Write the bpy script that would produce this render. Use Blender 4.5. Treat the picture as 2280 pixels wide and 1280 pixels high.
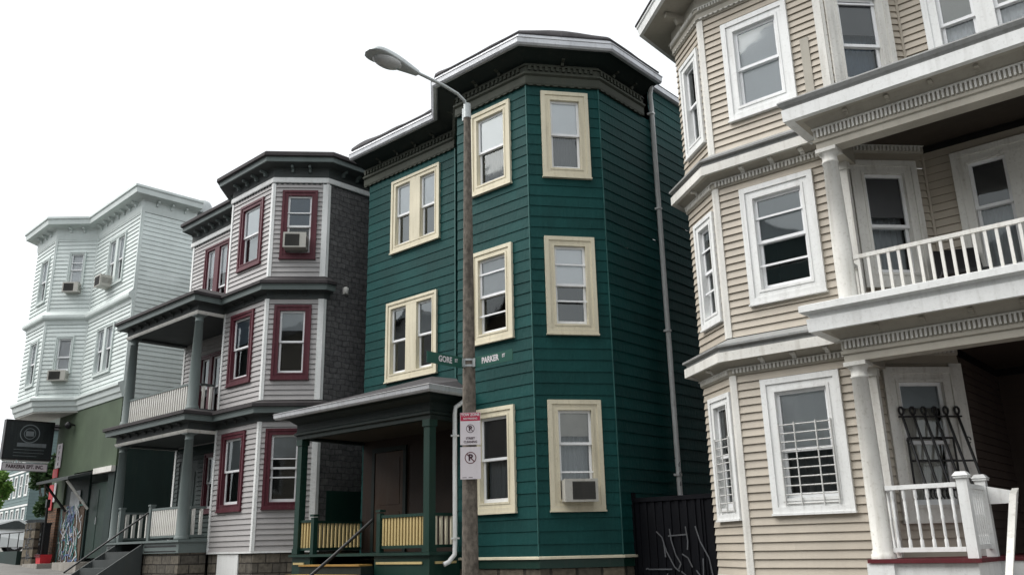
import bpy, math, random
from mathutils import Vector, Matrix
random.seed(7)
R = math.radians
S = bpy.context.scene
for o in list(bpy.data.objects): bpy.data.objects.remove(o)
EYE = 1.6
# ------------------------------------------------------------------ camera
cd = bpy.data.cameras.new("camera"); cam = bpy.data.objects.new("camera", cd); S.collection.objects.link(cam); S.camera = cam
cd.sensor_width = 36.0; cd.lens = 36.0 * 1936.0 / 2280.0; cd.clip_start = 0.1; cd.clip_end = 2000
yaw, pitch, roll = 0.75703, 0.289654, -0.0219283
fw = Vector((-math.sin(yaw) * math.cos(pitch), math.cos(yaw) * math.cos(pitch), math.sin(pitch)))
rt = Vector((math.cos(yaw), math.sin(yaw), 0)); up = rt.cross(fw)
r2 = rt * math.cos(roll) + up * math.sin(roll); u2 = -rt * math.sin(roll) + up * math.cos(roll)
m3 = Matrix((r2, u2, -fw)).transposed()
cam.matrix_world = Matrix.Translation((0, 0, EYE)) @ m3.to_4x4()
# ------------------------------------------------------------------ light: overcast noon
SUN_EL, SUN_AZ = R(54), R(226)          # soft sun from the street side, a little to the left
w = bpy.data.worlds.new("World"); S.world = w; w.use_nodes = True
nt = w.node_tree; nt.nodes.clear()
out = nt.nodes.new("ShaderNodeOutputWorld"); bg = nt.nodes.new("ShaderNodeBackground")
sky = nt.nodes.new("ShaderNodeTexSky"); sky.sky_type = 'NISHITA'; sky.sun_disc = False
sky.sun_elevation = SUN_EL; sky.sun_rotation = SUN_AZ; sky.dust_density = 3.0; sky.air_density = 1.0; sky.ozone_density = 1.0
hs = nt.nodes.new("ShaderNodeHueSaturation"); hs.inputs['Saturation'].default_value = 0.10
mx = nt.nodes.new("ShaderNodeMix"); mx.data_type = 'RGBA'; mx.inputs[0].default_value = 0.50
mx.inputs[7].default_value = (11.8, 12.3, 12.7, 1)
nt.links.new(sky.outputs[0], hs.inputs['Color']); nt.links.new(hs.outputs[0], mx.inputs[6])
nt.links.new(mx.outputs[2], bg.inputs[0]); nt.links.new(bg.outputs[0], out.inputs[0]); bg.inputs[1].default_value = 0.12
sd = bpy.data.lights.new("sun", 'SUN'); sun = bpy.data.objects.new("sun", sd); S.collection.objects.link(sun)
sd.energy = 3.0; sd.angle = R(60); sd.color = (1.0, 0.97, 0.93)
sv = Vector((math.sin(SUN_AZ) * math.cos(SUN_EL), math.cos(SUN_AZ) * math.cos(SUN_EL), math.sin(SUN_EL)))
sun.rotation_euler = sv.to_track_quat('Z', 'Y').to_euler()
S.view_settings.view_transform = 'Standard'; S.view_settings.look = 'None'; S.view_settings.exposure = 0.32; S.view_settings.gamma = 1.0
S.cycles.max_bounces = 8; S.cycles.diffuse_bounces = 4; S.cycles.transparent_max_bounces = 12
S.cycles.use_denoising = True

# ------------------------------------------------------------------ materials
MATS = {}
def nodes(name):
    m = bpy.data.materials.new(name); m.use_nodes = True; MATS[name] = m
    t = m.node_tree; return m, t, t.nodes['Principled BSDF']
def N(t, kind, **kw):
    n = t.nodes.new(kind)
    for k, v in kw.items(): setattr(n, k, v)
    return n
def coords(t, scale=(1, 1, 1)):
    tc = N(t, "ShaderNodeTexCoord"); mp = N(t, "ShaderNodeMapping"); mp.inputs['Scale'].default_value = scale
    t.links.new(tc.outputs['Object'], mp.inputs[0]); return mp.outputs[0]
def paint(name, col, rough=0.6, var=0.12, dirt=0.15, dirtcol=(0.09, 0.08, 0.06), scale=2.0, bump=0.15, metal=0.0, spec=0.35, grime=True, bscale=60, board=0):
    """paint with broad tone drift, rain streaks, speckled grime and a fine surface grain"""
    m, t, b = nodes(name)
    n1 = N(t, "ShaderNodeTexNoise"); n1.inputs['Scale'].default_value = scale; n1.inputs['Detail'].default_value = 6
    t.links.new(coords(t, (1, 1, 0.7)), n1.inputs[0])
    r1 = N(t, "ShaderNodeMapRange"); r1.inputs[1].default_value = 0.3; r1.inputs[2].default_value = 0.7
    r1.inputs[3].default_value = 1 - var; r1.inputs[4].default_value = 1 + var * 0.6
    t.links.new(n1.outputs[0], r1.inputs[0])
    mul = N(t, "ShaderNodeMix", data_type='RGBA', blend_type='MULTIPLY'); mul.inputs[0].default_value = 1
    mul.inputs[6].default_value = (*col, 1); t.links.new(r1.outputs[0], mul.inputs[7])
    last = mul.outputs[2]
    if board:
        at = N(t, "ShaderNodeAttribute", attribute_name='board'); mr = N(t, "ShaderNodeMapRange"); mr.inputs[3].default_value = 1 - board; mr.inputs[4].default_value = 1 + board
        t.links.new(at.outputs['Fac'], mr.inputs[0]); m4 = N(t, "ShaderNodeMix", data_type='RGBA', blend_type='MULTIPLY'); m4.inputs[0].default_value = 1
        t.links.new(last, m4.inputs[6]); t.links.new(mr.outputs[0], m4.inputs[7]); last = m4.outputs[2]
    if grime:
        n2 = N(t, "ShaderNodeTexNoise"); n2.inputs['Scale'].default_value = 9; n2.inputs['Detail'].default_value = 5
        t.links.new(coords(t, (1.4, 1.4, 0.12)), n2.inputs[0])
        r2_ = N(t, "ShaderNodeMapRange"); r2_.inputs[1].default_value = 0.52; r2_.inputs[2].default_value = 0.78
        r2_.inputs[3].default_value = 0; r2_.inputs[4].default_value = dirt
        t.links.new(n2.outputs[0], r2_.inputs[0])
        n3 = N(t, "ShaderNodeTexNoise"); n3.inputs['Scale'].default_value = 28; n3.inputs['Detail'].default_value = 8
        t.links.new(coords(t), n3.inputs[0])
        r3 = N(t, "ShaderNodeMapRange"); r3.inputs[1].default_value = 0.55; r3.inputs[2].default_value = 0.75
        r3.inputs[3].default_value = 0; r3.inputs[4].default_value = dirt * 0.8
        t.links.new(n3.outputs[0], r3.inputs[0])
        ad = N(t, "ShaderNodeMath", operation='ADD', use_clamp=True); t.links.new(r2_.outputs[0], ad.inputs[0]); t.links.new(r3.outputs[0], ad.inputs[1])
        mm = N(t, "ShaderNodeMix", data_type='RGBA'); t.links.new(ad.outputs[0], mm.inputs[0]); t.links.new(last, mm.inputs[6])
        mm.inputs[7].default_value = (*dirtcol, 1); last = mm.outputs[2]
    t.links.new(last, b.inputs['Base Color'])
    b.inputs['Roughness'].default_value = rough; b.inputs['Metallic'].default_value = metal; b.inputs['Specular IOR Level'].default_value = spec
    if bump:
        nb = N(t, "ShaderNodeTexNoise"); nb.inputs['Scale'].default_value = bscale; nb.inputs['Detail'].default_value = 6
        t.links.new(coords(t, (1, 1, 0.35)), nb.inputs[0])
        bp = N(t, "ShaderNodeBump"); bp.inputs['Strength'].default_value = bump; bp.inputs['Distance'].default_value = 0.02
        t.links.new(nb.outputs[0], bp.inputs['Height']); t.links.new(bp.outputs[0], b.inputs['Normal'])
    return m
def emat(name, col): return paint(name, col, rough=0.5, var=0.03, dirt=0.05)
def glass(name, tint=(0.55, 0.6, 0.6), gloss=(0.9, 0.95, 0.95), mixk=1.0):
    m, t, b = nodes(name); t.nodes.remove(b)
    o = t.nodes['Material Output']; tr = N(t, "ShaderNodeBsdfTransparent"); tr.inputs[0].default_value = (*tint, 1)
    gl = N(t, "ShaderNodeBsdfGlossy"); gl.inputs[0].default_value = (*gloss, 1); gl.inputs['Roughness'].default_value = 0.03
    fr = N(t, "ShaderNodeFresnel"); fr.inputs[0].default_value = 1.6
    ml = N(t, "ShaderNodeMath", operation='MULTIPLY', use_clamp=True); ml.inputs[1].default_value = mixk
    nb = N(t, "ShaderNodeTexNoise"); nb.inputs['Scale'].default_value = 1.6; nb.inputs['Detail'].default_value = 2
    t.links.new(coords(t), nb.inputs[0])
    bp = N(t, "ShaderNodeBump"); bp.inputs['Strength'].default_value = 0.05; bp.inputs['Distance'].default_value = 0.05
    t.links.new(nb.outputs[0], bp.inputs['Height']); t.links.new(bp.outputs[0], gl.inputs['Normal'])
    mi = N(t, "ShaderNodeMixShader"); t.links.new(fr.outputs[0], ml.inputs[0]); t.links.new(ml.outputs[0], mi.inputs[0])
    t.links.new(tr.outputs[0], mi.inputs[1]); t.links.new(gl.outputs[0], mi.inputs[2]); t.links.new(mi.outputs[0], o.inputs[0])
    return m
def bricky(name, c1, c2, mortar, bw, bh, msize=0.02, rough=0.9, bump=0.6, noise=0.5, offs=0.5, ax='xz'):
    """stone, brick, shingle: Brick Texture on the local face (generated along world-ish x+y and z)"""
    m, t, b = nodes(name)
    tc = N(t, "ShaderNodeTexCoord"); sp = N(t, "ShaderNodeSeparateXYZ"); t.links.new(tc.outputs['Object'], sp.inputs[0])
    ad = N(t, "ShaderNodeMath", operation='ADD'); t.links.new(sp.outputs[0], ad.inputs[0]); t.links.new(sp.outputs[1], ad.inputs[1])
    cb = N(t, "ShaderNodeCombineXYZ"); t.links.new(ad.outputs[0], cb.inputs[0]); t.links.new(sp.outputs[2], cb.inputs[1])
    nz = N(t, "ShaderNodeTexNoise"); nz.inputs['Scale'].default_value = 3.5; nz.inputs['Detail'].default_value = 4; t.links.new(tc.outputs['Object'], nz.inputs[0])
    wob = N(t, "ShaderNodeMix", data_type='VECTOR'); wob.inputs[0].default_value = 0.035 * noise
    t.links.new(cb.outputs[0], wob.inputs[4]); t.links.new(nz.outputs['Color'], wob.inputs[5])
    br = N(t, "ShaderNodeTexBrick"); br.inputs['Scale'].default_value = 1; br.inputs['Brick Width'].default_value = bw; br.inputs['Row Height'].default_value = bh
    br.inputs['Mortar Size'].default_value = msize; br.inputs['Mortar Smooth'].default_value = 0.3; br.offset = offs
    br.inputs['Color1'].default_value = (*c1, 1); br.inputs['Color2'].default_value = (*c2, 1); br.inputs['Mortar'].default_value = (*mortar, 1)
    t.links.new(wob.outputs[1], br.inputs[0])
    n2 = N(t, "ShaderNodeTexNoise"); n2.inputs['Scale'].default_value = 12; n2.inputs['Detail'].default_value = 8; t.links.new(tc.outputs['Object'], n2.inputs[0])
    rr = N(t, "ShaderNodeMapRange"); rr.inputs[1].default_value = 0.25; rr.inputs[2].default_value = 0.75; rr.inputs[3].default_value = 0.6; rr.inputs[4].default_value = 1.25
    t.links.new(n2.outputs[0], rr.inputs[0])
    mu = N(t, "ShaderNodeMix", data_type='RGBA', blend_type='MULTIPLY'); mu.inputs[0].default_value = 1
    t.links.new(br.outputs[0], mu.inputs[6]); t.links.new(rr.outputs[0], mu.inputs[7]); t.links.new(mu.outputs[2], b.inputs['Base Color'])
    b.inputs['Roughness'].default_value = rough; b.inputs['Specular IOR Level'].default_value = 0.2
    iv = N(t, "ShaderNodeMath", operation='SUBTRACT'); iv.inputs[0].default_value = 1; t.links.new(br.outputs['Fac'], iv.inputs[1])
    a2 = N(t, "ShaderNodeMath", operation='MULTIPLY_ADD'); t.links.new(n2.outputs[0], a2.inputs[0]); a2.inputs[1].default_value = 0.6; t.links.new(iv.outputs[0], a2.inputs[2])
    bp = N(t, "ShaderNodeBump"); bp.inputs['Strength'].default_value = bump; bp.inputs['Distance'].default_value = 0.03
    t.links.new(a2.outputs[0], bp.inputs['Height']); t.links.new(bp.outputs[0], b.inputs['Normal'])
    return m

paint("green_siding", (0.0055, 0.054, 0.051), rough=0.62, var=0.20, dirt=0.10, dirtcol=(0.03, 0.13, 0.12), scale=1.3, bump=0.5, spec=0.16, bscale=22, board=0.13)
paint("green_trim", (0.006, 0.032, 0.023), rough=0.45, var=0.15, dirt=0.1)
paint("green_dark", (0.005, 0.013, 0.011), rough=0.6, var=0.15, dirt=0.1)
paint("olive_trim", (0.050, 0.056, 0.042), rough=0.7, var=0.25, dirt=0.3)
paint("cream", (0.69, 0.635, 0.485), rough=0.6, var=0.10, dirt=0.30, dirtcol=(0.36, 0.30, 0.18))
paint("white", (0.77, 0.78, 0.77), rough=0.5, var=0.08, dirt=0.28, dirtcol=(0.3, 0.29, 0.26))
paint("white_worn", (0.69, 0.68, 0.64), rough=0.65, var=0.14, dirt=0.45, dirtcol=(0.32, 0.29, 0.24))
paint("frieze_cream", (0.40, 0.375, 0.32), rough=0.65, var=0.10, dirt=0.25, dirtcol=(0.25, 0.22, 0.18))
paint("sash", (0.82, 0.83, 0.84), rough=0.4, var=0.03, dirt=0.06)
paint("beige_siding", (0.45, 0.403, 0.335), rough=0.55, var=0.09, dirt=0.10, dirtcol=(0.32, 0.27, 0.22), bump=0.12, board=0.06)
paint("grey_siding", (0.39, 0.375, 0.37), rough=0.5, var=0.08, dirt=0.12, dirtcol=(0.28, 0.26, 0.25), bump=0.1, board=0.06)
paint("white_siding", (0.64, 0.70, 0.68), rough=0.5, var=0.08, dirt=0.16, dirtcol=(0.36, 0.42, 0.39), bump=0.1, board=0.05)
paint("maroon", (0.090, 0.014, 0.024), rough=0.5, var=0.15, dirt=0.12, dirtcol=(0.3, 0.2, 0.2))
paint("grey_green", (0.135, 0.165, 0.160), rough=0.55, var=0.12, dirt=0.22, dirtcol=(0.09, 0.10, 0.10))
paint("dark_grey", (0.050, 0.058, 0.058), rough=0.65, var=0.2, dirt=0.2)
paint("charcoal", (0.045, 0.04, 0.042), rough=0.8, var=0.25, dirt=0.2)
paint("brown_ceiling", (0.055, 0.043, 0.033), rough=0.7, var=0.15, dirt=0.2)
paint("roofing", (0.05, 0.047, 0.05), rough=0.85, var=0.35, dirt=0.3, dirtcol=(0.12, 0.11, 0.11))
paint("aluminium", (0.55, 0.56, 0.58), rough=0.38, var=0.12, dirt=0.35, dirtcol=(0.2, 0.19, 0.19), metal=0.35, spec=0.5)
paint("yellow", (0.55, 0.43, 0.20), rough=0.55, var=0.15, dirt=0.2)
paint("ochre", (0.34, 0.20, 0.05), rough=0.6, var=0.2, dirt=0.2)
paint("iron", (0.012, 0.012, 0.013), rough=0.4, var=0.1, dirt=0.1)
paint("white_iron", (0.62, 0.62, 0.60), rough=0.5, var=0.1, dirt=0.3)
paint("orange_door", (0.040, 0.017, 0.005), rough=0.5, var=0.2, dirt=0.2)
paint("entry_shade_brown", (0.08, 0.06, 0.05), rough=0.7, var=0.25, dirt=0.2)  # brown that holds the shade of the deep entry
paint("porch_shade_brown", (0.020, 0.009, 0.004), rough=0.6, var=0.3, dirt=0.1)  # red-brown with the porch shade mixed into it
paint("grey_paint", (0.27, 0.275, 0.27), rough=0.75, var=0.15, dirt=0.3)
paint("green_worn", (0.03, 0.12, 0.11), rough=0.6, var=0.4, dirt=0.5, dirtcol=(0.006, 0.05, 0.048), scale=5)
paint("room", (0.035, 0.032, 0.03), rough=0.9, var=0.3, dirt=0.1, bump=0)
paint("blind", (0.90, 0.91, 0.93), rough=0.7, var=0.03, dirt=0.03, bump=0)
paint("blind_grey", (0.38, 0.41, 0.43), rough=0.7, var=0.08, dirt=0.06, bump=0)
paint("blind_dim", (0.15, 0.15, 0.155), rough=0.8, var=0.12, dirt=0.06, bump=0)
paint("curtain", (0.50, 0.48, 0.44), rough=0.9, var=0.15, dirt=0.1, bump=0)
paint("blue_shade", (0.13, 0.17, 0.22), rough=0.8, var=0.12, dirt=0.05, bump=0)
paint("ac_case", (0.45, 0.44, 0.40), rough=0.5, var=0.08, dirt=0.3, dirtcol=(0.22, 0.19, 0.14))
paint("ac_grille", (0.05, 0.049, 0.045), rough=0.6, var=0.3, dirt=0.2)
paint("concrete_pole", (0.15, 0.13, 0.108), rough=0.9, var=0.5, dirt=0.8, dirtcol=(0.055, 0.047, 0.038), scale=14, bump=1.0, bscale=24)
paint("lamp_metal", (0.46, 0.49, 0.49), rough=0.45, var=0.12, dirt=0.3, metal=0.3, dirtcol=(0.13, 0.13, 0.13))
paint("lamp_lens", (0.5, 0.51, 0.51), rough=0.12, var=0.15, dirt=0.2, spec=0.8, bump=0)
paint("sign_green", (0.008, 0.075, 0.055), rough=0.4, var=0.08, dirt=0.08, bump=0)
paint("sign_white", (0.62, 0.58, 0.60), rough=0.45, var=0.05, dirt=0.1, bump=0)
paint("sign_red", (0.42, 0.03, 0.07), rough=0.45, var=0.1, dirt=0.1, bump=0)
paint("sign_ink", (0.05, 0.02, 0.03), rough=0.5, var=0.1, dirt=0, bump=0)
paint("sign_black", (0.018, 0.022, 0.024), rough=0.3, var=0.3, dirt=0.2, dirtcol=(0.09, 0.1, 0.1), bump=0)
paint("sign_grey", (0.17, 0.19, 0.20), rough=0.5, var=0.35, dirt=0.3, bump=0)
paint("store_green", (0.075, 0.105, 0.065), rough=0.75, var=0.25, dirt=0.3, dirtcol=(0.05, 0.07, 0.045), scale=1.2)
paint("door_green", (0.005, 0.026, 0.018), rough=0.5, var=0.2, dirt=0.1)
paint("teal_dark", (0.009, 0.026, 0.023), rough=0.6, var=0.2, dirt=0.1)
paint("banner_red", (0.50, 0.02, 0.03), rough=0.5, var=0.1, dirt=0.1)
paint("graffiti_white", (0.5, 0.53, 0.55), rough=0.6, var=0.1, dirt=0.2)
paint("chalk", (0.10, 0.105, 0.115), rough=0.8, var=0.5, dirt=0.2)
paint("graffiti_blue", (0.12, 0.17, 0.33), rough=0.6, var=0.2, dirt=0.2)
paint("graffiti_teal", (0.06, 0.22, 0.2), rough=0.6, var=0.2, dirt=0.2)
paint("gate_metal", (0.004, 0.0045, 0.007), rough=0.7, var=0.3, dirt=0.3, dirtcol=(0.015, 0.015, 0.017), spec=0.15)
paint("asphalt", (0.04, 0.04, 0.042), rough=0.9, var=0.2, dirt=0.3, scale=0.6, bump=0.5, bscale=80)
paint("pavement", (0.17, 0.165, 0.155), rough=0.9, var=0.2, dirt=0.35, scale=1.5, bump=0.3)
paint("earth", (0.06, 0.06, 0.045), rough=0.95, var=0.35, dirt=0.3, scale=0.5, bump=0.5)
paint("concrete", (0.33, 0.31, 0.28), rough=0.9, var=0.2, dirt=0.4, bump=0.3)
paint("road_paint", (0.6, 0.6, 0.58), rough=0.8, var=0.2, dirt=0.5, bump=0)
paint("bark", (0.09, 0.065, 0.045), rough=0.95, var=0.4, dirt=0.3, bump=1.0)
paint("teal_siding", (0.12, 0.175, 0.175), rough=0.6, var=0.1, dirt=0.15)
paint("car_paint", (0.68, 0.69, 0.70), rough=0.2, var=0.02, dirt=0.05, bump=0, spec=0.6)
paint("rubber", (0.02, 0.02, 0.02), rough=0.85, var=0.2, dirt=0.1)
paint("dark_red", (0.10, 0.012, 0.018), rough=0.6, var=0.2, dirt=0.2)
paint("dark_brick_side", (0.14, 0.10, 0.075), rough=0.9, var=0.25, dirt=0.3)
bricky("shingle", (0.15, 0.146, 0.146), (0.115, 0.112, 0.114), (0.075, 0.075, 0.076), 0.20, 0.12, 0.010, bump=0.6, noise=3.2)
bricky("stone", (0.16, 0.135, 0.10), (0.085, 0.075, 0.06), (0.04, 0.036, 0.03), 0.55, 0.26, 0.03, bump=1.0, noise=2.0)
bricky("block", (0.17, 0.15, 0.12), (0.11, 0.10, 0.085), (0.05, 0.045, 0.04), 0.42, 0.20, 0.015, bump=0.8, noise=0.8)
bricky("brick", (0.24, 0.13, 0.08), (0.15, 0.09, 0.06), (0.10, 0.085, 0.07), 0.22, 0.075, 0.010, bump=0.5)
glass("glass", (0.96, 0.97, 0.97), mixk=1.1); glass("glass_bright", (0.97, 0.98, 0.98), mixk=2.0); glass("glass_dark", (0.4, 0.44, 0.45))
def leafmat(name, c1, c2):
    m, t, b = nodes(name); oi = N(t, "ShaderNodeNewGeometry"); cr = N(t, "ShaderNodeMix", data_type='RGBA')
    cr.inputs[6].default_value = (*c1, 1); cr.inputs[7].default_value = (*c2, 1)
    t.links.new(oi.outputs['Random Per Island'], cr.inputs[0]); t.links.new(cr.outputs[2], b.inputs['Base Color'])
    b.inputs['Roughness'].default_value = 0.6; b.inputs['Specular IOR Level'].default_value = 0.3
    tl = N(t, "ShaderNodeBsdfTranslucent"); t.links.new(cr.outputs[2], tl.inputs[0])
    mi = N(t, "ShaderNodeMixShader"); mi.inputs[0].default_value = 0.3; o = t.nodes['Material Output']
    t.links.new(b.outputs[0], mi.inputs[1]); t.links.new(tl.outputs[0], mi.inputs[2]); t.links.new(mi.outputs[0], o.inputs[0])
leafmat("leaves", (0.035, 0.085, 0.02), (0.10, 0.17, 0.04)); leafmat("leaves_bright", (0.07, 0.17, 0.03), (0.17, 0.28, 0.06)); leafmat("leaves_dark", (0.02, 0.05, 0.018), (0.05, 0.09, 0.03))

# ------------------------------------------------------------------ mesh helpers
class Face:
    """a vertical face: t metres along it, o metres out of it, z up"""
    def __init__(s, p, q):
        s.p = Vector((p[0], p[1])); d = Vector((q[0] - p[0], q[1] - p[1])); s.len = d.length; s.d = d.normalized(); s.n = Vector((s.d.y, -s.d.x))
    def pt(s, t, o, z):
        v = s.p + s.d * t + s.n * o; return (v.x, v.y, z)
    def at(s, t, o=0): v = s.p + s.d * t + s.n * o; return (v.x, v.y)
class MB:
    def __init__(s): s.v = []; s.f = []; s.mi = []; s.sm = []; s.tn = []; s.tone = 0.5
    def add(s, vs, fs, mat=0, smooth=False):
        b = len(s.v); s.v += [tuple(v) for v in vs]; s.f += [tuple(b + i for i in f) for f in fs]; s.mi += [mat] * len(fs); s.sm += [smooth] * len(fs); s.tn += [s.tone] * len(fs)
    def quad(s, a, b, c, d, mat=0): s.add([a, b, c, d], [(0, 1, 2, 3)], mat)
    def hexa(s, P, mat=0):  # P: 8 points bottom 4 ccw, top 4
        s.add(P, [(3, 2, 1, 0), (4, 5, 6, 7), (0, 1, 5, 4), (1, 2, 6, 5), (2, 3, 7, 6), (3, 0, 4, 7)], mat)
    def box(s, x0, x1, y0, y1, z0, z1, mat=0):
        s.hexa([(x0, y0, z0), (x1, y0, z0), (x1, y1, z0), (x0, y1, z0), (x0, y0, z1), (x1, y0, z1), (x1, y1, z1), (x0, y1, z1)], mat)
    def fbox(s, F, t0, t1, o0, o1, z0, z1, mat=0):
        s.hexa([F.pt(t0, o1, z0), F.pt(t1, o1, z0), F.pt(t1, o0, z0), F.pt(t0, o0, z0), F.pt(t0, o1, z1), F.pt(t1, o1, z1), F.pt(t1, o0, z1), F.pt(t0, o0, z1)], mat)
    def tube(s, pts, rad, n=8, mat=0, caps=True):
        pts = [Vector(p) for p in pts]; rs = rad if isinstance(rad, (list, tuple)) else [rad] * len(pts); rings = []
        prev = None
        for i, p in enumerate(pts):
            d = (pts[min(i + 1, len(pts) - 1)] - pts[max(i - 1, 0)]).normalized()
            a = prev if prev is not None else (Vector((0, 0, 1)) if abs(d.z) < 0.9 else Vector((1, 0, 0)))
            x = (a - d * a.dot(d)).normalized(); y = d.cross(x); prev = x
            rings.append([p + (x * math.cos(2 * math.pi * k / n) + y * math.sin(2 * math.pi * k / n)) * rs[i] for k in range(n)])
        vs = [v for r in rings for v in r]; fs = []
        for i in range(len(rings) - 1):
            for k in range(n): fs.append((i * n + k, i * n + (k + 1) % n, (i + 1) * n + (k + 1) % n, (i + 1) * n + k))
        s.add(vs, fs, mat, True)
        if caps: s.add(rings[0], [tuple(range(n))[::-1]], mat); s.add(rings[-1], [tuple(range(n))], mat)
    def lathe(s, c, prof, n=20, mat=0):
        rings = [[(c[0] + r * math.cos(2 * math.pi * k / n), c[1] + r * math.sin(2 * math.pi * k / n), z) for k in range(n)] for r, z in prof]
        vs = [v for r in rings for v in r]; fs = []
        for i in range(len(rings) - 1):
            for k in range(n): fs.append((i * n + k, i * n + (k + 1) % n, (i + 1) * n + (k + 1) % n, (i + 1) * n + k))
        s.add(vs, fs, mat, True); s.add(rings[0], [tuple(range(n))[::-1]], mat); s.add(rings[-1], [tuple(range(n))], mat)
    def sweep(s, path, prof, mat=0, caps=True):
        """closed profile [(out, z)...] carried along an open path of (x, y) with mitred corners; out = right of travel"""
        P = [Vector(p) for p in path]; n = len(prof); ms = []
        for i, p in enumerate(P):
            ds = []
            if i > 0: ds.append((P[i] - P[i - 1]).normalized())
            if i < len(P) - 1: ds.append((P[i + 1] - P[i]).normalized())
            ns = [Vector((d.y, -d.x)) for d in ds]
            if len(ns) == 1: ms.append(ns[0])
            else:
                b = (ns[0] + ns[1]).normalized(); ms.append(b / max(0.25, b.dot(ns[0])))
        vs = []
        for p, m in zip(P, ms):
            for o, z in prof: q = p + m * o; vs.append((q.x, q.y, z))
        fs = []
        for i in range(len(P) - 1):
            for k in range(n): fs.append((i * n + k, i * n + (k + 1) % n, (i + 1) * n + (k + 1) % n, (i + 1) * n + k))
        s.add(vs, fs, mat)
        if caps: s.add(vs[:n], [tuple(range(n))[::-1]], mat); s.add(vs[-n:], [tuple(range(n))], mat)
    def poly(s, pts, z, mat=0): s.add([(x, y, z) for x, y in pts], [tuple(range(len(pts)))], mat)
    def slab(s, pts, z0, z1, mat=0):
        n = len(pts); s.add([(x, y, z0) for x, y in pts] + [(x, y, z1) for x, y in pts],
                            [tuple(range(n))[::-1], tuple(range(n, 2 * n))] + [(i, (i + 1) % n, n + (i + 1) % n, n + i) for i in range(n)], mat)
    def build(s, name, mat, parent=None, **props):
        me = bpy.data.meshes.new(name); me.from_pydata(s.v, [], s.f)
        for mn in ([mat] if isinstance(mat, str) else mat): me.materials.append(MATS[mn])
        for p, i, q in zip(me.polygons, s.mi, s.sm): p.material_index = i; p.use_smooth = q
        if any(t != 0.5 for t in s.tn): me.attributes.new('board', 'FLOAT', 'FACE').data.foreach_set('value', s.tn)
        me.update(); o = bpy.data.objects.new(name, me); S.collection.objects.link(o)
        if parent is not None:
            o.parent = parent
            if parent.get('ez') is not None: o.location = (0, 0, parent['ez'])
        for k, v in props.items(): o[k] = v
        return o
def thing(name, label, cat, loc=(0, 0, 0), yaw=0, group=None, eyez=False):
    o = bpy.data.objects.new(name, None); S.collection.objects.link(o); o.location = loc; o.rotation_euler = (0, 0, R(yaw))
    o['label'] = label; o['category'] = cat; o.empty_display_size = 0.3
    if group: o['group'] = group
    if eyez: o['ez'] = EYE - loc[2]
    return o
def tag(o, label, cat, group=None, kind=None):
    if label: o['label'] = label
    if cat: o['category'] = cat
    if group: o['group'] = group
    if kind: o['kind'] = kind
    return o
def struct(o): o['kind'] = 'structure'; return o
_tc = {}
def text_geo(s, size, bold=0.0):
    cu = bpy.data.curves.new("t", 'FONT'); cu.body = s; cu.size = size; cu.align_x = 'CENTER'; cu.align_y = 'CENTER'; cu.offset = bold; cu.extrude = 0.0015; cu.resolution_u = 3
    ob = bpy.data.objects.new("t", cu); S.collection.objects.link(ob); bpy.context.view_layer.update()
    me = bpy.data.meshes.new_from_object(ob.evaluated_get(bpy.context.evaluated_depsgraph_get()))
    r = [tuple(v.co) for v in me.vertices], [tuple(p.vertices) for p in me.polygons]
    bpy.data.objects.remove(ob); bpy.data.curves.remove(cu); bpy.data.meshes.remove(me); return r
def add_text(mb, F, t, o, z, s, size, mat=0, sx=1.0, bold=0.0, ang=0.0, shear=0.0):
    vs, fs = text_geo(s, size, bold); ca, sa = math.cos(ang), math.sin(ang)
    mb.add([F.pt(t + (x * sx * ca - y * sa), o + zz, z + (x * sx * sa + y * ca)) for x, y, zz in vs], fs, mat)

def lap(mb, F, t0, t1, z0, z1, exp, holes=(), depth=0.025, mat=0, jit=0.0012):
    """clapboards as real overlapping courses, cut round the openings"""
    n = max(1, round((z1 - z0) / exp)); e = (z1 - z0) / n
    for k in range(n):
        za, zb = z0 + k * e, z0 + (k + 1) * e
        cuts = sorted({za, zb} | {h[2] for h in holes if za < h[2] < zb} | {h[3] for h in holes if za < h[3] < zb})
        j = random.uniform(-jit, jit); joints = []; x = t0 + random.uniform(.6, 3.2)
        while x < t1 - .3: joints.append(x); x += random.uniform(1.4, 3.4)
        tones = [random.random() for _ in range(len(joints) + 1)]
        for a, b in zip(cuts, cuts[1:]):
            mid = (a + b) / 2; segs = [(t0, t1)]
            for h in holes:
                if h[2] < mid < h[3]:
                    ns = []
                    for s0, s1 in segs:
                        if h[1] <= s0 or h[0] >= s1: ns.append((s0, s1)); continue
                        if h[0] > s0: ns.append((s0, h[0]))
                        if h[1] < s1: ns.append((h[1], s1))
                    segs = ns
            oa = depth * (zb - a) / e + 0.004 + j * 0.2; ob = depth * (zb - b) / e + 0.004
            for s0, s1 in segs:
                ks = [s0] + [x for x in joints if s0 + .05 < x < s1 - .05] + [s1]
                for u0, u1 in zip(ks, ks[1:]):
                    mb.tone = tones[sum(1 for x in joints if x <= (u0 + u1) / 2)]
                    m = max(1, int((u1 - u0) / 0.9)) if jit else 1
                    for q in range(m):
                        v0 = u0 + (u1 - u0) * q / m; v1 = u0 + (u1 - u0) * (q + 1) / m
                        ja = random.uniform(-jit, jit) if a == za else 0; jb = random.uniform(-jit, jit) if a == za else 0
                        if q < m - 1: pass
                        mb.quad(F.pt(v0, oa, a + ja), F.pt(v1, oa, a + jb), F.pt(v1, ob, b), F.pt(v0, ob, b), mat)
                        if a == za: mb.quad(F.pt(v0, 0, a + ja + 0.004), F.pt(v1, 0, a + jb + 0.004), F.pt(v1, oa, a + jb), F.pt(v0, oa, a + ja), mat)
    mb.tone = 0.5
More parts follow.
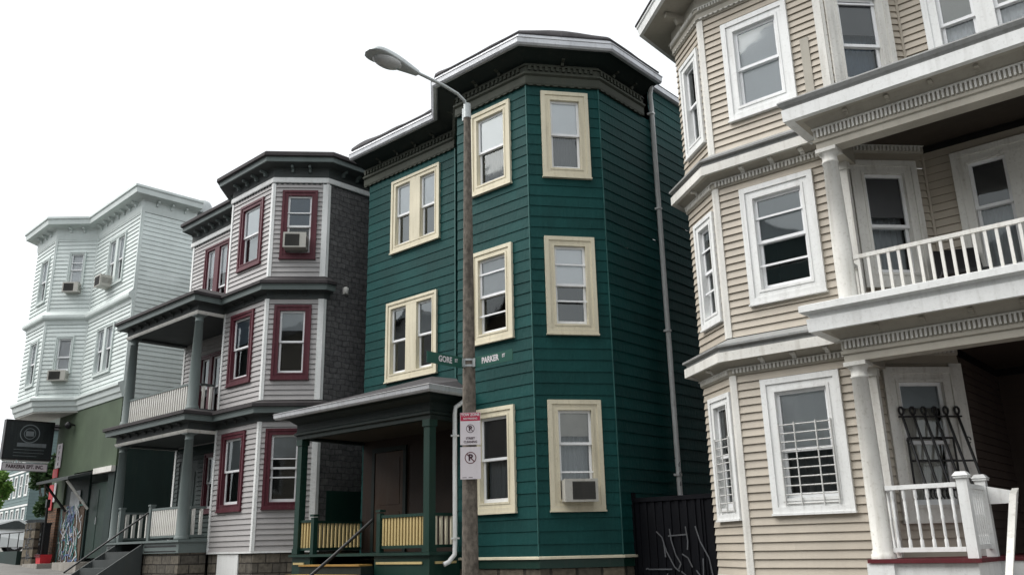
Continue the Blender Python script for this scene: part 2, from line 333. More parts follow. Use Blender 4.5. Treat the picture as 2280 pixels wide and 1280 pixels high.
def ring(mb, F, t0, t1, z0, z1, w, o0, o1, mat=0, wb=None, wt=None):
    wb = w if wb is None else wb; wt = w if wt is None else wt
    mb.fbox(F, t0, t0 + w, o0, o1, z0 + wb, z1 - wt, mat); mb.fbox(F, t1 - w, t1, o0, o1, z0 + wb, z1 - wt, mat)
    mb.fbox(F, t0, t1, o0, o1, z1 - wt, z1, mat); mb.fbox(F, t0, t1, o0, o1, z0, z0 + wb, mat)

def window(parent, F, t0, t1, z0, z1, cas=0.13, mat="white", rail=0.5, blind=0.5, bmat="blind", storm=None, gl="glass", lower=None, mull=None, curtain=None, sw=0.045, panes=None, label=None, oo=0.0, casw=None):
    """double-hung window with a stepped casing; t0..z1 is the outside of the casing"""
    c = MB(); b = 0.03; ct = casw or cas
    ring(c, F, t0, t1, z0, z1, cas * 0.42, 0.0 + oo, 0.062 + oo)
    ring(c, F, t0 + cas * 0.42, t1 - cas * 0.42, z0 + cas * 0.42, z1 - cas * 0.42, cas * 0.38, 0.0 + oo, 0.042 + oo)
    ring(c, F, t0 + cas * 0.80, t1 - cas * 0.80, z0 + cas * 0.80, z1 - cas * 0.80, cas * 0.20, -0.10 + oo, 0.052 + oo)
    c.fbox(F, t0 - 0.012, t1 + 0.012, 0.0 + oo, 0.080 + oo, z0 - 0.028, z0 - 0.001)
    opens = [(t0 + cas, t1 - cas)]
    if mull:
        m0, m1 = mull; c.fbox(F, m0, m1, -0.10 + oo, 0.050 + oo, z0 + cas, z1 - cas); opens = [(t0 + cas, m0), (m1, t1 - cas)]
    w_ = c.build("window", mat, parent)
    if label: w_['label'] = label
    za, zb = z0 + cas, z1 - cas
    for i, (a, d) in enumerate(opens):
        zr = za + (zb - za) * rail
        s = MB()
        ring(s, F, a, d, zr - 0.02, zb, sw, -0.045 + oo, -0.010 + oo)                    # upper sash
        ring(s, F, a + 0.004, d - 0.004, za, zr + 0.02, sw, -0.085 + oo, -0.048 + oo, wb=sw * 1.5)   # lower sash
        if storm:
            for q in storm: zq = za + (zb - za) * q; s.fbox(F, a, d, -0.006 + oo, 0.012 + oo, zq - 0.014, zq + 0.014)
        s.build("sash", "sash", w_)
        g = MB()
        g.quad(F.pt(a + sw, -0.028 + oo, zr), F.pt(d - sw, -0.028 + oo, zr), F.pt(d - sw, -0.028 + oo, zb - sw), F.pt(a + sw, -0.028 + oo, zb - sw))
        g.quad(F.pt(a + sw, -0.066 + oo, za + sw), F.pt(d - sw, -0.066 + oo, za + sw), F.pt(d - sw, -0.066 + oo, zr), F.pt(a + sw, -0.066 + oo, zr))
        g.build("pane", gl, w_)
        bl = blind[i] if isinstance(blind, (list, tuple)) else blind
        bm = bmat[i] if isinstance(bmat, (list, tuple)) else bmat
        if bl > 0:
            q = MB(); bo = -0.052 if bl <= (1 - rail) + .03 else -0.092
            q.fbox(F, a + 0.01, d - 0.01, bo - 0.006 + oo, bo + oo, zb - (zb - za) * bl, zb - 0.01)
            q.fbox(F, a + 0.012, d - 0.012, bo - 0.012 + oo, bo + 0.003 + oo, zb - (zb - za) * bl - 0.02, zb - (zb - za) * bl)
            q.build("blind", bm, w_)
        if lower:
            q = MB(); k = 14
            for j in range(k):
                u0 = a + 0.01 + (d - a - 0.02) * j / k; u1 = a + 0.01 + (d - a - 0.02) * (j + 1) / k; oa = -0.16 if j % 2 else -0.19; ob = -0.19 if j % 2 else -0.16
                q.quad(F.pt(u0, oa + oo, za), F.pt(u1, ob + oo, za), F.pt(u1, ob + oo, zb - (zb - za) * max(0, bl - 0.05)), F.pt(u0, oa + oo, zb - (zb - za) * max(0, bl - 0.05)))
            q.build("curtain", lower, w_)
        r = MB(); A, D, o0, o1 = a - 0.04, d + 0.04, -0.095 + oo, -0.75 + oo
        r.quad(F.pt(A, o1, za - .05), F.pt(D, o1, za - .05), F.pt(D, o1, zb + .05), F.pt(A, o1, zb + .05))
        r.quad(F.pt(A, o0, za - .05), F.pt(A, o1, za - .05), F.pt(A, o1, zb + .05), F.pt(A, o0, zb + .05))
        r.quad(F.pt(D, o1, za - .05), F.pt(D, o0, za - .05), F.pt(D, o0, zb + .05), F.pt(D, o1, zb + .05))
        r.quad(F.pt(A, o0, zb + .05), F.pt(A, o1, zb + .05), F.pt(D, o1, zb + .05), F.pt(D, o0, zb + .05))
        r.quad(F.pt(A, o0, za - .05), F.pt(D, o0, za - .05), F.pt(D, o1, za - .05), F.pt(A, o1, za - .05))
        r.build("dark_room_box", "room", w_)  # dark box added behind the glass in place of an unlit room
    return w_
def hole(t0, t1, z0, z1, c=0.05): return (t0 + c, t1 - c, z0 + c, z1 - c)
def world_of(house, x, y, z):
    a = house.rotation_euler.z; l = house.location
    return (l.x + x * math.cos(a) - y * math.sin(a), l.y + x * math.sin(a) + y * math.cos(a), z + EYE)
def face_yaw(house, F): return math.degrees(house.rotation_euler.z + math.atan2(F.d.y, F.d.x))
def ac_unit(house, F, t, z, w, h, label, d=0.28, grille='left', case="ac_case", out=0.02, slope=0.02):
    """window air conditioner sticking out over a sill; grille set in the front of the case"""
    x, y = F.at(t); a = thing("air_conditioner", label, "air conditioner", world_of(house, x, y, z), face_yaw(house, F), "air conditioners in the house windows")
    G = Face((-w / 2, 0), (w / 2, 0)); b = MB(); b.fbox(G, 0, w, -0.25, d, 0.0, h)
    b.fbox(G, -0.008, w + 0.008, d - 0.03, d + 0.004, -0.008, h + 0.008); b.build("case", case, a)
    g = MB(); g0, g1 = (0.22 * w, 0.93 * w) if grille == 'right' else (0.07 * w, 0.72 * w)
    if grille == 'full': g0, g1 = 0.07 * w, 0.93 * w
    g.fbox(G, g0, g1, d + 0.004, d + 0.006, 0.08 * h, 0.90 * h)
    n = 12
    for i in range(n): zz = h * (0.10 + 0.78 * i / n); g.fbox(G, g0, g1, d + 0.006, d + 0.014, zz, zz + h * 0.018)
    g.build("grille", "ac_grille", a)
    s = MB()
    for i in range(5): zz = h * (0.25 + 0.11 * i); s.hexa([(w / 2, -d + 0.06, zz), (w / 2 + 0.003, -d + 0.06, zz), (w / 2 + 0.003, -0.06, zz), (w / 2, -0.06, zz), (w / 2, -d + 0.06, zz + 0.012), (w / 2 + 0.003, -d + 0.06, zz + 0.012), (w / 2 + 0.003, -0.06, zz + 0.012), (w / 2, -0.06, zz + 0.012)])
    s.build("vent", "ac_grille", a)
    return a
def dentils(mb, path, z0, z1, o0, o1, pitch_, duty=0.5, mat=0, start=0.03):
    """one continuous toothed strip, mitred round the corners"""
    P = [Vector(p) for p in path]; st = []; zt = z1 - (z1 - z0) * 0.18
    for i in range(len(P) - 1):
        d = (P[i + 1] - P[i]); L = d.length; d.normalize(); n = Vector((d.y, -d.x))
        if i == 0: st.append((P[0], n, False))
        t = start; k = 0
        while t + pitch_ * duty < L - start * 0.5:
            st.append((P[i] + d * t, n, True)); st.append((P[i] + d * (t + pitch_ * duty), n, False)); t += pitch_
        if i < len(P) - 2:
            d2 = (P[i + 2] - P[i + 1]).normalized(); n2 = Vector((d2.y, -d2.x)); b = (n + n2).normalized(); st.append((P[i + 1], b / max(.25, b.dot(n)), False))
        else: st.append((P[i + 1], n, False))
    vs = []; fs = []
    for p, n, tooth in st:
        for z in (z0, zt, z1):
            for o in (o0, o1): q = p + n * o; vs.append((q.x, q.y, z))
    for i in range(len(st) - 1):
        a, b = i * 6, (i + 1) * 6
        fs += [(a + 3, b + 3, b + 5, a + 5), (a + 5, b + 5, b + 4, a + 4)]
        if st[i][2]: fs += [(a + 1, b + 1, b + 3, a + 3), (a, b, b + 1, a + 1), (a, a + 1, a + 3, a + 2), (b + 1, b, b + 2, b + 3)]
        else: fs += [(a + 2, b + 2, b + 3, a + 3)]
    mb.add(vs, fs, mat)
def brackets(mb, path, z0, z1, o, pitch_, w=0.07, mat=0, off=0.2, out=None):
    for p, q in zip(path, path[1:]):
        F = Face(p, q); n = max(1, int((F.len - off) / pitch_)); st = (F.len - (n - 1) * pitch_) / 2 if n > 1 else F.len / 2
        for i in range(n):
            t = st + i * pitch_; zm = (z0 + z1) / 2
            b = MB(); a0, a1 = t - w / 2, t + w / 2
            pr = [(0, z0), (o * .45, z0), (o * .55, zm), (o, zm + (z1 - z0) * .1), (o, z1), (0, z1)]
            b.add([F.pt(a0, q, z) for q, z in pr] + [F.pt(a1, q, z) for q, z in pr], [tuple(range(6))[::-1], tuple(range(6, 12))] + [(j, (j + 1) % 6, 6 + (j + 1) % 6, 6 + j) for j in range(6)]); b.build("bracket", mb[0], mb[1])
def railing(parent, p, q, z0, z1, pitch_, bw, railmat, balmat, turned=False, bottom=True, top_w=0.07, name="railing"):
    F = Face(p, q); r = MB(); r.fbox(F, 0, F.len, -top_w / 2, top_w / 2, z1 - 0.05, z1)
    ro = r.build(name, railmat, parent); zb = z0 + 0.05 if bottom else z0
    if bottom: r = MB(); r.fbox(F, 0, F.len, -top_w * 0.35, top_w * 0.35, z0, z0 + 0.05); r.build('bottom_rail', railmat, ro); zb = z0 + 0.05 if bottom else z0
    b = MB()
    if turned:
        h = z1 - 0.05 - zb; pr = [(0.5, 0), (0.5, .12), (.3, .15), (.42, .2), (.36, .45), (.5, .5), (.36, .55), (.42, .78), (.3, .82), (.5, .86), (.5, 1)]
        b.lathe((0, 0), [(k * bw, zz * h) for k, zz in pr], 8)
    else: b.box(-bw / 2, bw / 2, -bw / 2, bw / 2, 0, z1 - 0.05 - zb)
    n = max(1, int(F.len / pitch_)); first = None
    for i in range(n):
        t = F.len * (i + 0.5) / n; x, y = F.at(t)
        if first is None:
            first = b.build("baluster", balmat, ro); o = first
        else: o = first.copy(); S.collection.objects.link(o); o.parent = ro
        o.location = (x, y, zb); o.rotation_euler = (0, 0, math.atan2(F.d.y, F.d.x))
    return ro
def column(parent, x, y, z0, z1, r0, r1, mat, base=True, cap=0.10, label=None):
    m = MB(); h = z1 - z0; c = cap
    prof = [(r0 * 1.25, z0), (r0 * 1.25, z0 + 0.05), (r0 * 1.12, z0 + 0.06), (r0 * 1.12, z0 + 0.09), (r0, z0 + 0.11)] if base else [(r0, z0)]
    prof += [(r0 * 0.995, z0 + h * 0.35), (r1, z1 - c - 0.10), (r1 * 1.1, z1 - c - 0.095), (r1 * 1.1, z1 - c - 0.07), (r1, z1 - c - 0.065), (r1, z1 - c - 0.0), (r1 * 1.3, z1 - c * 0.55), (r1 * 1.35, z1 - c * 0.5)]
    m.lathe((x, y), prof, 24); k = r1 * 1.4; m.box(x - k, x + k, y - k, y + k, z1 - c * 0.5, z1)
    o = m.build("porch_column", mat, parent)
    if label: o['label'] = label
    return o
def boards(parent, mat, items, name='corner_board'):
    for F, t0, t1, o0, o1, z0, z1 in items:
        b = MB(); b.fbox(F, t0, t1, o0, o1, z0, z1); b.build(name, mat, parent)
def shell(parent, pts, z0, z1, mat, name="wall", skip=()):
    """the plain outer faces nobody looks at straight, plus a flat roof deck"""
    m = MB(); n = len(pts)
    for i in range(n):
        if i in skip: continue
        a, b = pts[i], pts[(i + 1) % n]; m.quad((*a, z0), (*b, z0), (*b, z1), (*a, z1))
    return m.build(name, mat, parent)
def gz(x): return -0.0445 * x          # ground height: the street climbs to the left

# ================================================================== GROUND
def strip(name, y0, y1, dz, mat, x0=-120.0, x1=60.0, n=90, thick=None):
    m = MB(); k = (x1 - x0) / n
    for i in range(n):
        a, b = x0 + i * k, x0 + (i + 1) * k
        m.quad((a, y0, gz(a) + dz), (b, y0, gz(b) + dz), (b, y1, gz(b) + dz), (a, y1, gz(a) + dz))
        if thick:
            m.quad((a, y0, gz(a) + dz - thick), (b, y0, gz(b) + dz - thick), (b, y0, gz(b) + dz), (a, y0, gz(a) + dz))
            m.quad((b, y1, gz(b) + dz - thick), (a, y1, gz(a) + dz - thick), (a, y1, gz(a) + dz), (b, y1, gz(b) + dz))
    return struct(m.build(name, mat))
gm = MB()
gm.quad((-400, -300, gz(-400) - 0.16), (400, -300, gz(400) - 0.16), (400, 400, gz(400) - 0.16), (-400, 400, gz(-400) - 0.16))
struct(gm.build("ground", "earth"))
strip("road", -1.8, 7.9, -0.15, "asphalt")
strip("pavement", 7.9, 10.95, 0.0, "pavement", thick=0.15)
strip("pavement_near", -4.6, -1.8, 0.0, "pavement", thick=0.15)
strip("road_marking", 3.0, 3.12, -0.146, "road_paint")
side = MB()   # the cross street past the white house
for i in range(40):
    a, b = 11 + i * 4, 15 + i * 4; side.quad((-50, a, gz(-50) - 0.14), (-34, a, gz(-34) - 0.14), (-34, b, gz(-34) - 0.14), (-50, b, gz(-50) - 0.14))
struct(side.build("side_street", "pavement"))

# ================================================================== GREEN HOUSE
GH = thing("green_house", "dark green three storey house with cream window casings and a curved silver gutter", "house", (-9.83, 10.92, gz(-11)), 1.5, eyez=True)
A, Bq, C_, D_, E_ = (-5.83, .95), (-2.87, .95), (-1.86, 0.0), (0.0, 0.0), (.86, 1.10)
FW, FL, FF, FC, FS = Face(A, Bq), Face(Bq, C_), Face(C_, D_), Face(D_, E_), Face(E_, (.86, 11.0))
fw_ = 1.86
gwin = {'f': [(fw_ - 1.45, fw_ - .41, 6.50, 8.22), (fw_ - 1.45, fw_ - .43, 3.56, 5.32), (fw_ - 1.45, fw_ - .46, .57, 2.36)],
        'c': [(.26, 1.17, 6.50, 8.24), (.24, 1.16, 3.54, 5.33), (.20, 1.13, .56, 2.38)],
        'w': [(.86, 2.47, 6.42, 8.17), (.76, 2.40, 3.49, 5.26)]}
m = MB(); ZB = -0.17; ZT = 8.36
lap(m, FW, 0, FW.len, ZB, ZT, .205, [hole(*h) for h in gwin['w']], jit=0.004, depth=.013)
lap(m, FL, 0, FL.len, ZB, ZT, .205, jit=0.004, depth=.013)
lap(m, FF, 0, FF.len, ZB, ZT, .205, [hole(*h) for h in gwin['f']], jit=0.004, depth=.013)
lap(m, FC, 0, FC.len, ZB, ZT, .205, [hole(*h) for h in gwin['c']], jit=0.004, depth=.013)
lap(m, FS, 0, 1.75, ZB, ZT, .205, jit=0.004, depth=.013)
lap(m, FS, 1.75, FS.len, ZB, 9.15, .205, jit=0.004, depth=.013)
m.build("wall", "green_siding", GH)
shell(GH, [(-5.83, .95), (.86, 11.0), (-5.83, 11.0)], -2.4, 9.1, "green_siding", "wall", skip=(0,))
boards(GH, "green_worn", [(F, F.len - .012, F.len + .004, .0, .030, ZB, ZT) for F in (FF, FC)] + [(FW, FW.len - .03, FW.len, .0, .035, ZB, ZT)], "corner_bead")
path = [(-6.0, .95), Bq, C_, D_, E_, (.86, 2.62)]
m = MB(); m.sweep(path, [(0, 8.36), (.035, 8.36), (.05, 8.40), (.05, 8.54), (.09, 8.57), (.09, 8.61), (.04, 8.63), (.04, 8.86), (0, 8.86)]); m.build("frieze", "olive_trim", GH)
m = MB(); dentils(m, path, 8.66, 8.76, .04, .075, .11, .5); dentils(m, path, 8.345, 8.365, .03, .055, .16, .55); m.build("dentils", "olive_trim", GH)
m = MB(); m.sweep(path, [(0, 8.80), (.12, 8.84), (.36, 8.94), (.40, 8.94), (.40, 9.13), (.2, 9.2), (0, 9.2)]); brackets(("olive_trim", GH), path, 8.78, 8.90, .20, .62, .06); m.build("cornice", "green_dark", GH)
m = MB()
m.sweep(path, [(.401, 8.95), (.43, 8.925), (.49, 8.925), (.52, 8.96), (.53, 9.04), (.545, 9.05), (.545, 9.065), (.52, 9.065), (.401, 9.05)])
m.build("gutter", "aluminium", GH)
m = MB(); m.sweep(path, [(.402, 9.07), (.455, 9.07), (.46, 9.085), (.45, 9.17), (.402, 9.18)]); m.build("fascia", "aluminium", GH)
m = MB(); m.sweep(path, [(0, 9.18), (.46, 9.172), (.47, 9.20), (.40, 9.27), (0, 9.40)])
m.slab([(-6.0, .95), Bq, C_, D_, E_, (.86, 2.62), (.86, 11.0), (-6.0, 11.0)], 9.16, 9.40); 
st = []; acc = 0.0; PV = [Vector(p) for p in path]     # the membrane laps over the edge in slow waves
for i in range(len(PV) - 1):
    d = PV[i + 1] - PV[i]; L = d.length; d.normalize(); nn = Vector((d.y, -d.x)); k = max(3, int(L / .2))
    def mit(j):
        if 0 < j < len(PV) - 1:
            e0 = (PV[j] - PV[j - 1]).normalized(); e1 = (PV[j + 1] - PV[j]).normalized(); n0, n1 = Vector((e0.y, -e0.x)), Vector((e1.y, -e1.x)); bb = (n0 + n1).normalized(); return bb / max(.25, bb.dot(n0))
        return nn
    ma, mb_ = mit(i), mit(i + 1)
    for q in range(k + (i == len(PV) - 2)):
        f = q / k; st.append((PV[i] + d * L * f, ma.lerp(mb_, f), acc + L * f))
    acc += L
vs = []
for p, n_, u in st:
    h = .035 + .03 * math.sin(u * 1.9 + .6) + .02 * math.sin(u * 4.7)
    for o, z in ((.472, 9.18), (.455, 9.21 + h * .7), (.38, 9.27 + h), (.05, 9.36 + h)): c = p + n_ * o; vs.append((c.x, c.y, z))
m.add(vs, [(i * 4 + j, (i + 1) * 4 + j, (i + 1) * 4 + j + 1, i * 4 + j + 1) for i in range(len(st) - 1) for j in range(3)], 0, True)
m.build("roof", "roofing", GH)
m = MB(); m.sweep([(.86, 2.7), (.86, 11.0)], [(0, 9.13), (.05, 9.13), (.10, 9.16), (.10, 9.26), (0, 9.28)]); m.build("eave_trim", "aluminium", GH)
for (t0, t1, z0, z1), kw in zip(gwin['f'], [dict(blind=.5, bmat="blind", lower="blind_dim"), dict(blind=.47, bmat="blind", storm=(.24, .80), rail=.5), dict(blind=.5, bmat="blind_dim", lower="blind_grey")]): window(GH, FF, t0, t1, z0, z1, .165, "cream", **kw)
for (t0, t1, z0, z1), kw in zip(gwin['c'], [dict(blind=.5, bmat="blind", lower="blind_dim", gl="glass_bright"), dict(blind=.47, bmat="blind", storm=(.29, .76), gl="glass_bright"), dict(blind=.28, bmat="curtain", storm=(.30,), lower="blind_grey", rail=.62)]): window(GH, FC, t0, t1, z0, z1, .175, "cream", **kw)
for (t0, t1, z0, z1), kw in zip(gwin['w'], [dict(mull=(1.50, 1.84), blind=.5, bmat="blind", lower="blind_dim", gl="glass_bright"), dict(mull=(1.42, 1.76), blind=(.15, .45), bmat=("blind_grey", "blind_grey"), gl="glass_bright")]): window(GH, FW, t0, t1, z0, z1, .15, "cream", **kw)
ac_unit(GH, FC, .665, .69, .54, .35, "dusty air conditioner in the ground floor window of the green house", grille='right', d=.30)
# base, foundation
m = MB(); gp = [A, Bq, C_, D_, E_, (.86, 11.0)]
m.sweep(gp, [(0, -.20), (.045, -.20), (.045, -.165), (0, -.150)]); m.build("base_trim", "cream", GH)
m = MB(); m.sweep(gp, [(-.05, -.34), (.012, -.34), (.012, -.20), (-.05, -.20)]); m.build("base_board", "green_trim", GH)
m = MB(); m.sweep(gp, [(-.05, -2.6), (-.01, -2.6), (-.01, -.34), (-.05, -.34)]); m.build("foundation", "stone", GH)
# porch
px0, px1, py0, py1 = -5.85, -1.84, -.72, .95
pp = [(px0, py1), (px0, py0), (px1, py0), (px1, -0.0)]
m = MB(); m.sweep(pp, [(-.12, 2.20), (.02, 2.20), (.02, 2.27), (.06, 2.29), (.06, 2.33), (.02, 2.36), (.02, 2.50), (.10, 2.56), (.14, 2.60), (.26, 2.62), (.26, 2.70), (-.12, 2.70)]); m.build("porch_entablature", "green_dark", GH)
m = MB(); m.sweep(pp, [(.261, 2.64), (.29, 2.615), (.34, 2.615), (.37, 2.65), (.375, 2.72), (.39, 2.73), (.36, 2.745), (.261, 2.73)]); m.build("porch_gutter", "aluminium", GH)
m = MB()
m.add([(px0 - .3, py0 - .3, 2.74), (px1 + .3, py0 - .3, 2.74), (px1 + .3, -.0, 2.74), (-2.6, .72, 3.2), (px0 + .1, .94, 3.36), (px0 - .3, .94, 2.74), (-1.9, .02, 2.98), (-3.6, .94, 3.42)],
      [(0, 1, 7, 4), (1, 2, 6), (1, 6, 3), (1, 3, 7), (0, 4, 5)])
m.slab([(px0 - .3, py0 - .3), (px1 + .3, py0 - .3), (px1 + .3, 0), (-1.9, 0), (-2.9, .95), (px0 - .3, .95)], 2.70, 2.74)
m.build("porch_roof", "roofing", GH)
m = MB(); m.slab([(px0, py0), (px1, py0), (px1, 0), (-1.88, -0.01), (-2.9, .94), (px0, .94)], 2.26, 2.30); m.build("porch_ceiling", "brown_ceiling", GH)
m = MB(); m.slab([(px0 - .05, py0 - .06), (px1 + .06, py0 - .06), (px1 + .06, -.02), (-1.88, -0.03), (-2.9, .93), (px0 - .05, .93)], -.10, -.055); m.sweep([(px0, py1), (px0, py0), (-5.25, py0)], [(-.08, -.50), (0, -.50), (0, -.10), (-.08, -.10)]); m.sweep([(-3.30, py0), (px1, py0), (px1, 0)], [(-.08, -.50), (0, -.50), (0, -.10), (-.08, -.10)]); m.build("porch_floor", "green_trim", GH)
m = MB(); Fp = Face((px0, py0), (px1, py0)); m.fbox(Fp, .06, .42, .004, .02, -.245, -.205); m.fbox(Fp, 2.62, 3.84, .004, .02, -.245, -.205); m.fbox(Face((px1, py0), (px1, 0)), .12, .62, .004, .02, -.245, -.205); m.build("porch_stripe", "yellow", GH)
m = MB(); m.sweep([(px0, py1), (px0, py0), (-5.25, py0)], [(-.12, -2.0), (-.03, -2.0), (-.03, -.5), (-.12, -.5)]); m.sweep([(-3.30, py0), (px1, py0), (px1, 0)], [(-.12, -2.0), (-.03, -2.0), (-.03, -.5), (-.12, -.5)]); m.build("porch_foundation", "stone", GH)
for x in (px0 + .08, px1 - .09):
    m = MB(); m.box(x - .075, x + .075, py0 + .0, py0 + .15, -.05, 2.22); m.box(x - .095, x + .095, py0 - .02, py0 + .17, 2.08, 2.20); m.box(x - .09, x + .09, py0 - .015, py0 + .165, -.05, .06); m.build("porch_post", "green_trim", GH)
yr = py0 + .075
railing(GH, (px0 + .16, yr), (-5.31, yr), .02, .60, .085, .04, "green_trim", "yellow")
railing(GH, (px0 + .08, .90), (px0 + .08, py0 + .16), .02, .60, .092, .04, "green_trim", "yellow")
railing(GH, (-3.18, yr), (px1 - .18, yr), .02, .60, .082, .04, "green_trim", "yellow")
railing(GH, (px1 - .09, py0 + .16), (px1 - .09, -.05), .02, .60, .12, .04, "green_trim", "cream")
for x in (-5.26, -3.24):
    m = MB(); m.box(x - .05, x + .05, yr - .05, yr + .05, -.5 if x < -5 else -.05, .64); m.box(x - .065, x + .065, yr - .065, yr + .065, .66, .70); m.build("newel_post", "green_trim", GH)
m = MB()
for i in range(6): m.box(-5.2, -3.32, py0 - .28 * (i + 1), py0 - .28 * i, -1.1, -.10 - .17 * (i + 1))
m.build("porch_steps", "green_dark", GH)
m = MB()
for i in range(6): m.box(-5.18, -3.34, py0 - .28 * (i + 1) - .03, py0 - .28 * i - .01, -.099 - .17 * (i + 1), -.07 - .17 * (i + 1))
m.build("stair_treads", "ochre", GH)
m = MB(); m.tube([(-3.36, py0 - .02, .52), (-3.40, py0 - .85, -.10), (-3.42, py0 - 1.5, -.55)], .03, 8); m.tube([(-3.42, py0 - 1.5, -.55), (-3.42, py0 - 1.5, -1.2)], .025, 8); m.build("handrail", "iron", GH)
m = MB(); m.fbox(FW, .08, 2.9, .024, .034, -.05, 2.28); m.build("porch_shade_wall", "porch_shade_brown", GH)  # panel over the siding, its dark brown carries the porch shade
m = MB(); m.fbox(FW, .52, 1.42, .035, .06, -.04, 1.98); m.fbox(FW, .62, 1.32, .06, .068, .9, 1.85); m.fbox(FW, .62, 1.32, .06, .068, .1, .75); m.build("front_door", "orange_door", GH)
m = MB(); ring(m, FW, .42, 1.52, -.05, 2.08, .09, .035, .075, wb=.02); m.build("door_frame", "green_dark", GH)
# downspouts
m = MB(); x, y = .93, 2.88
m.tube([(x + .25, 2.55, 9.0), (x + .12, 2.66, 8.80), (x, y, 8.62), (x, y, 1.1), (x, y, .25)], .048, 10)
for z in (1.2, 3.9, 6.4, 8.5): m.box(x - .075, x + .056, y - .07, y + .03, z - .02, z + .02)
m.build("downspout", "white", GH)
m = MB()
for k in range(3): z = 1.0 + k * .17; m.tube([(x + .052, y - .05, z), (x + .054, y - .052, z + .05), (x + .03, y + .05, z + .12), (x - .03, y - .05, z + .16)], .006, 5)
m.build("cable", "iron", GH)
m = MB(); x, y = -1.48, -.42
m.tube([(-1.52, -.12, 2.62), (-1.56, -.18, 2.52), (-1.63, -.30, 2.42), (-1.64, -.31, 2.30), (-1.64, -.31, .1), (-1.64, -.32, -.10), (-1.68, -.42, -.22), (-1.72, -.5, -.26)], .040, 10)
for z in (.15, 1.9): m.box(-1.69, -1.59, -.36, -.25, z, z + .03)
m.build("porch_downspout", "white", GH)
m = MB(); m.tube([(-2.80, .90, 8.3), (-2.80, .90, 6.6)], .018, 6); m.tube([(-2.80, .90, 5.2), (-2.80, .90, 3.55)], .018, 6); m.build("conduit", "aluminium", GH)

# ================================================================== GREY HOUSE
HH = thing("grey_house", "grey clapboard triple-decker with maroon window casings and two stacked porches", "house", (-17.70, 10.34, gz(-18)), .5, eyez=True)
A, Bq, C_, D_, E_ = (-5.75, .9), (-2.85, .9), (-1.93, 0.0), (0.0, 0.0), (.87, .96)
FW, FL, FF, FC, FS = Face(A, Bq), Face(Bq, C_), Face(C_, D_), Face(D_, E_), Face(E_, (.87, 11.0)); fw_ = 1.93
hf = [(fw_ - 1.45, fw_ - .38, 6.70, 8.41), (fw_ - 1.55, fw_ - .50, 3.83, 5.58), (fw_ - 1.58, fw_ - .53, .92, 2.69)]
hc = [(.22, 1.07, 6.71, 8.46), (.18, 1.04, 3.80, 5.56), (.15, 1.02, .92, 2.67)]
levels = [(6.26, 8.66), (3.32, 5.71), (.03, 2.83)]
m = MB()
for z0, z1 in levels:
    lap(m, FF, 0, FF.len, z0, z1, .118, [hole(*h) for h in hf]); lap(m, FC, 0, FC.len, z0, z1, .118, [hole(*h) for h in hc]); lap(m, FL, 0, FL.len, z0, z1, .118)
dw3 = (.82, 2.20, 5.95, 8.40); dw2 = (1.0, 2.25, 3.35, 5.20)
lap(m, FW, 0, FW.len, 5.95, 8.66, .118, [hole(*dw3)]); lap(m, FW, 0, FW.len, 3.2, 5.95, .118, [hole(*dw2)]); lap(m, FW, 0, FW.len, .2, 3.2, .118, [(.3, 1.3, .2, 2.4), (1.7, 2.5, 1.0, 2.5), (0.0, 2.9, .2, 2.76)])
m2 = MB(); lap(m2, FW, 0, FW.len, .3, 2.76, .118, [(.3, 1.3, .2, 2.4), (1.7, 2.5, 1.0, 2.5)]); m2.build("porch_shade_wall", "teal_dark", HH)  # dark teal courses carry the lower porch's shade in their colour
m.build("wall", "grey_siding", HH)
m = MB(); F = FS; m.quad(F.pt(0, .012, 0), F.pt(F.len, .012, 0), F.pt(F.len, .012, 8.7), F.pt(0, .012, 8.7)); m.build("shingle_wall", "shingle", HH, label="dark asphalt shingled side wall")
shell(HH, [(-5.75, .9), (.87, 11.0), (-5.75, 11.0)], -1.6, 9.2, "grey_siding", skip=(0,))
L_ = []
for z0, z1 in levels:
    L_ += [(FF, FF.len - .06, FF.len + .02, 0, .034, z0, z1), (FF, 0, .07, 0, .034, z0, z1), (FC, -.012, .05, 0, .033, z0, z1), (FC, FC.len - .11, FC.len + .02, 0, .034, z0, z1), (FS, 0, .07, .013, .036, z0, z1)]
boards(HH, "white", L_ + [(FW, 0, .09, 0, .034, .2, 8.66)])
P3 = [(-5.85, .9), Bq, C_, D_, E_, (.87, 3.2)]
m = MB(); m.sweep(P3, [(0, 8.66), (.05, 8.66), (.06, 8.68), (.06, 8.77), (.04, 8.80), (0, 8.80)]); m.build("frieze_trim", "white", HH)
m = MB(); m.sweep(P3, [(0, 8.80), (.03, 8.80), (.03, 9.0), (.06, 9.04), (.32, 9.085), (.32, 9.10), (0, 9.10)]); m.build("frieze", "dark_grey", HH)
m = MB(); dentils(m, P3, 8.63, 8.66, .02, .045, .13, .5); m.build("dentils", "dark_grey", HH)
brackets(("grey_green", HH), P3[:-1] + [(.87, 2.6)], 8.92, 9.06, .22, .42, .055)
m = MB(); m.sweep(P3, [(0, 9.10), (.33, 9.085), (.355, 9.09), (.36, 9.19), (.38, 9.20), (0, 9.20)]); m.build("cornice", "grey_green", HH)
m = MB(); m.sweep(P3, [(0, 9.201), (.39, 9.201), (.43, 9.22), (.43, 9.30), (.39, 9.34), (0, 9.38)])
m.slab([(-5.85, .9), Bq, C_, D_, E_, (.87, 11.0), (-5.85, 11.0)], 9.2, 9.38); m.build("roof", "charcoal", HH)
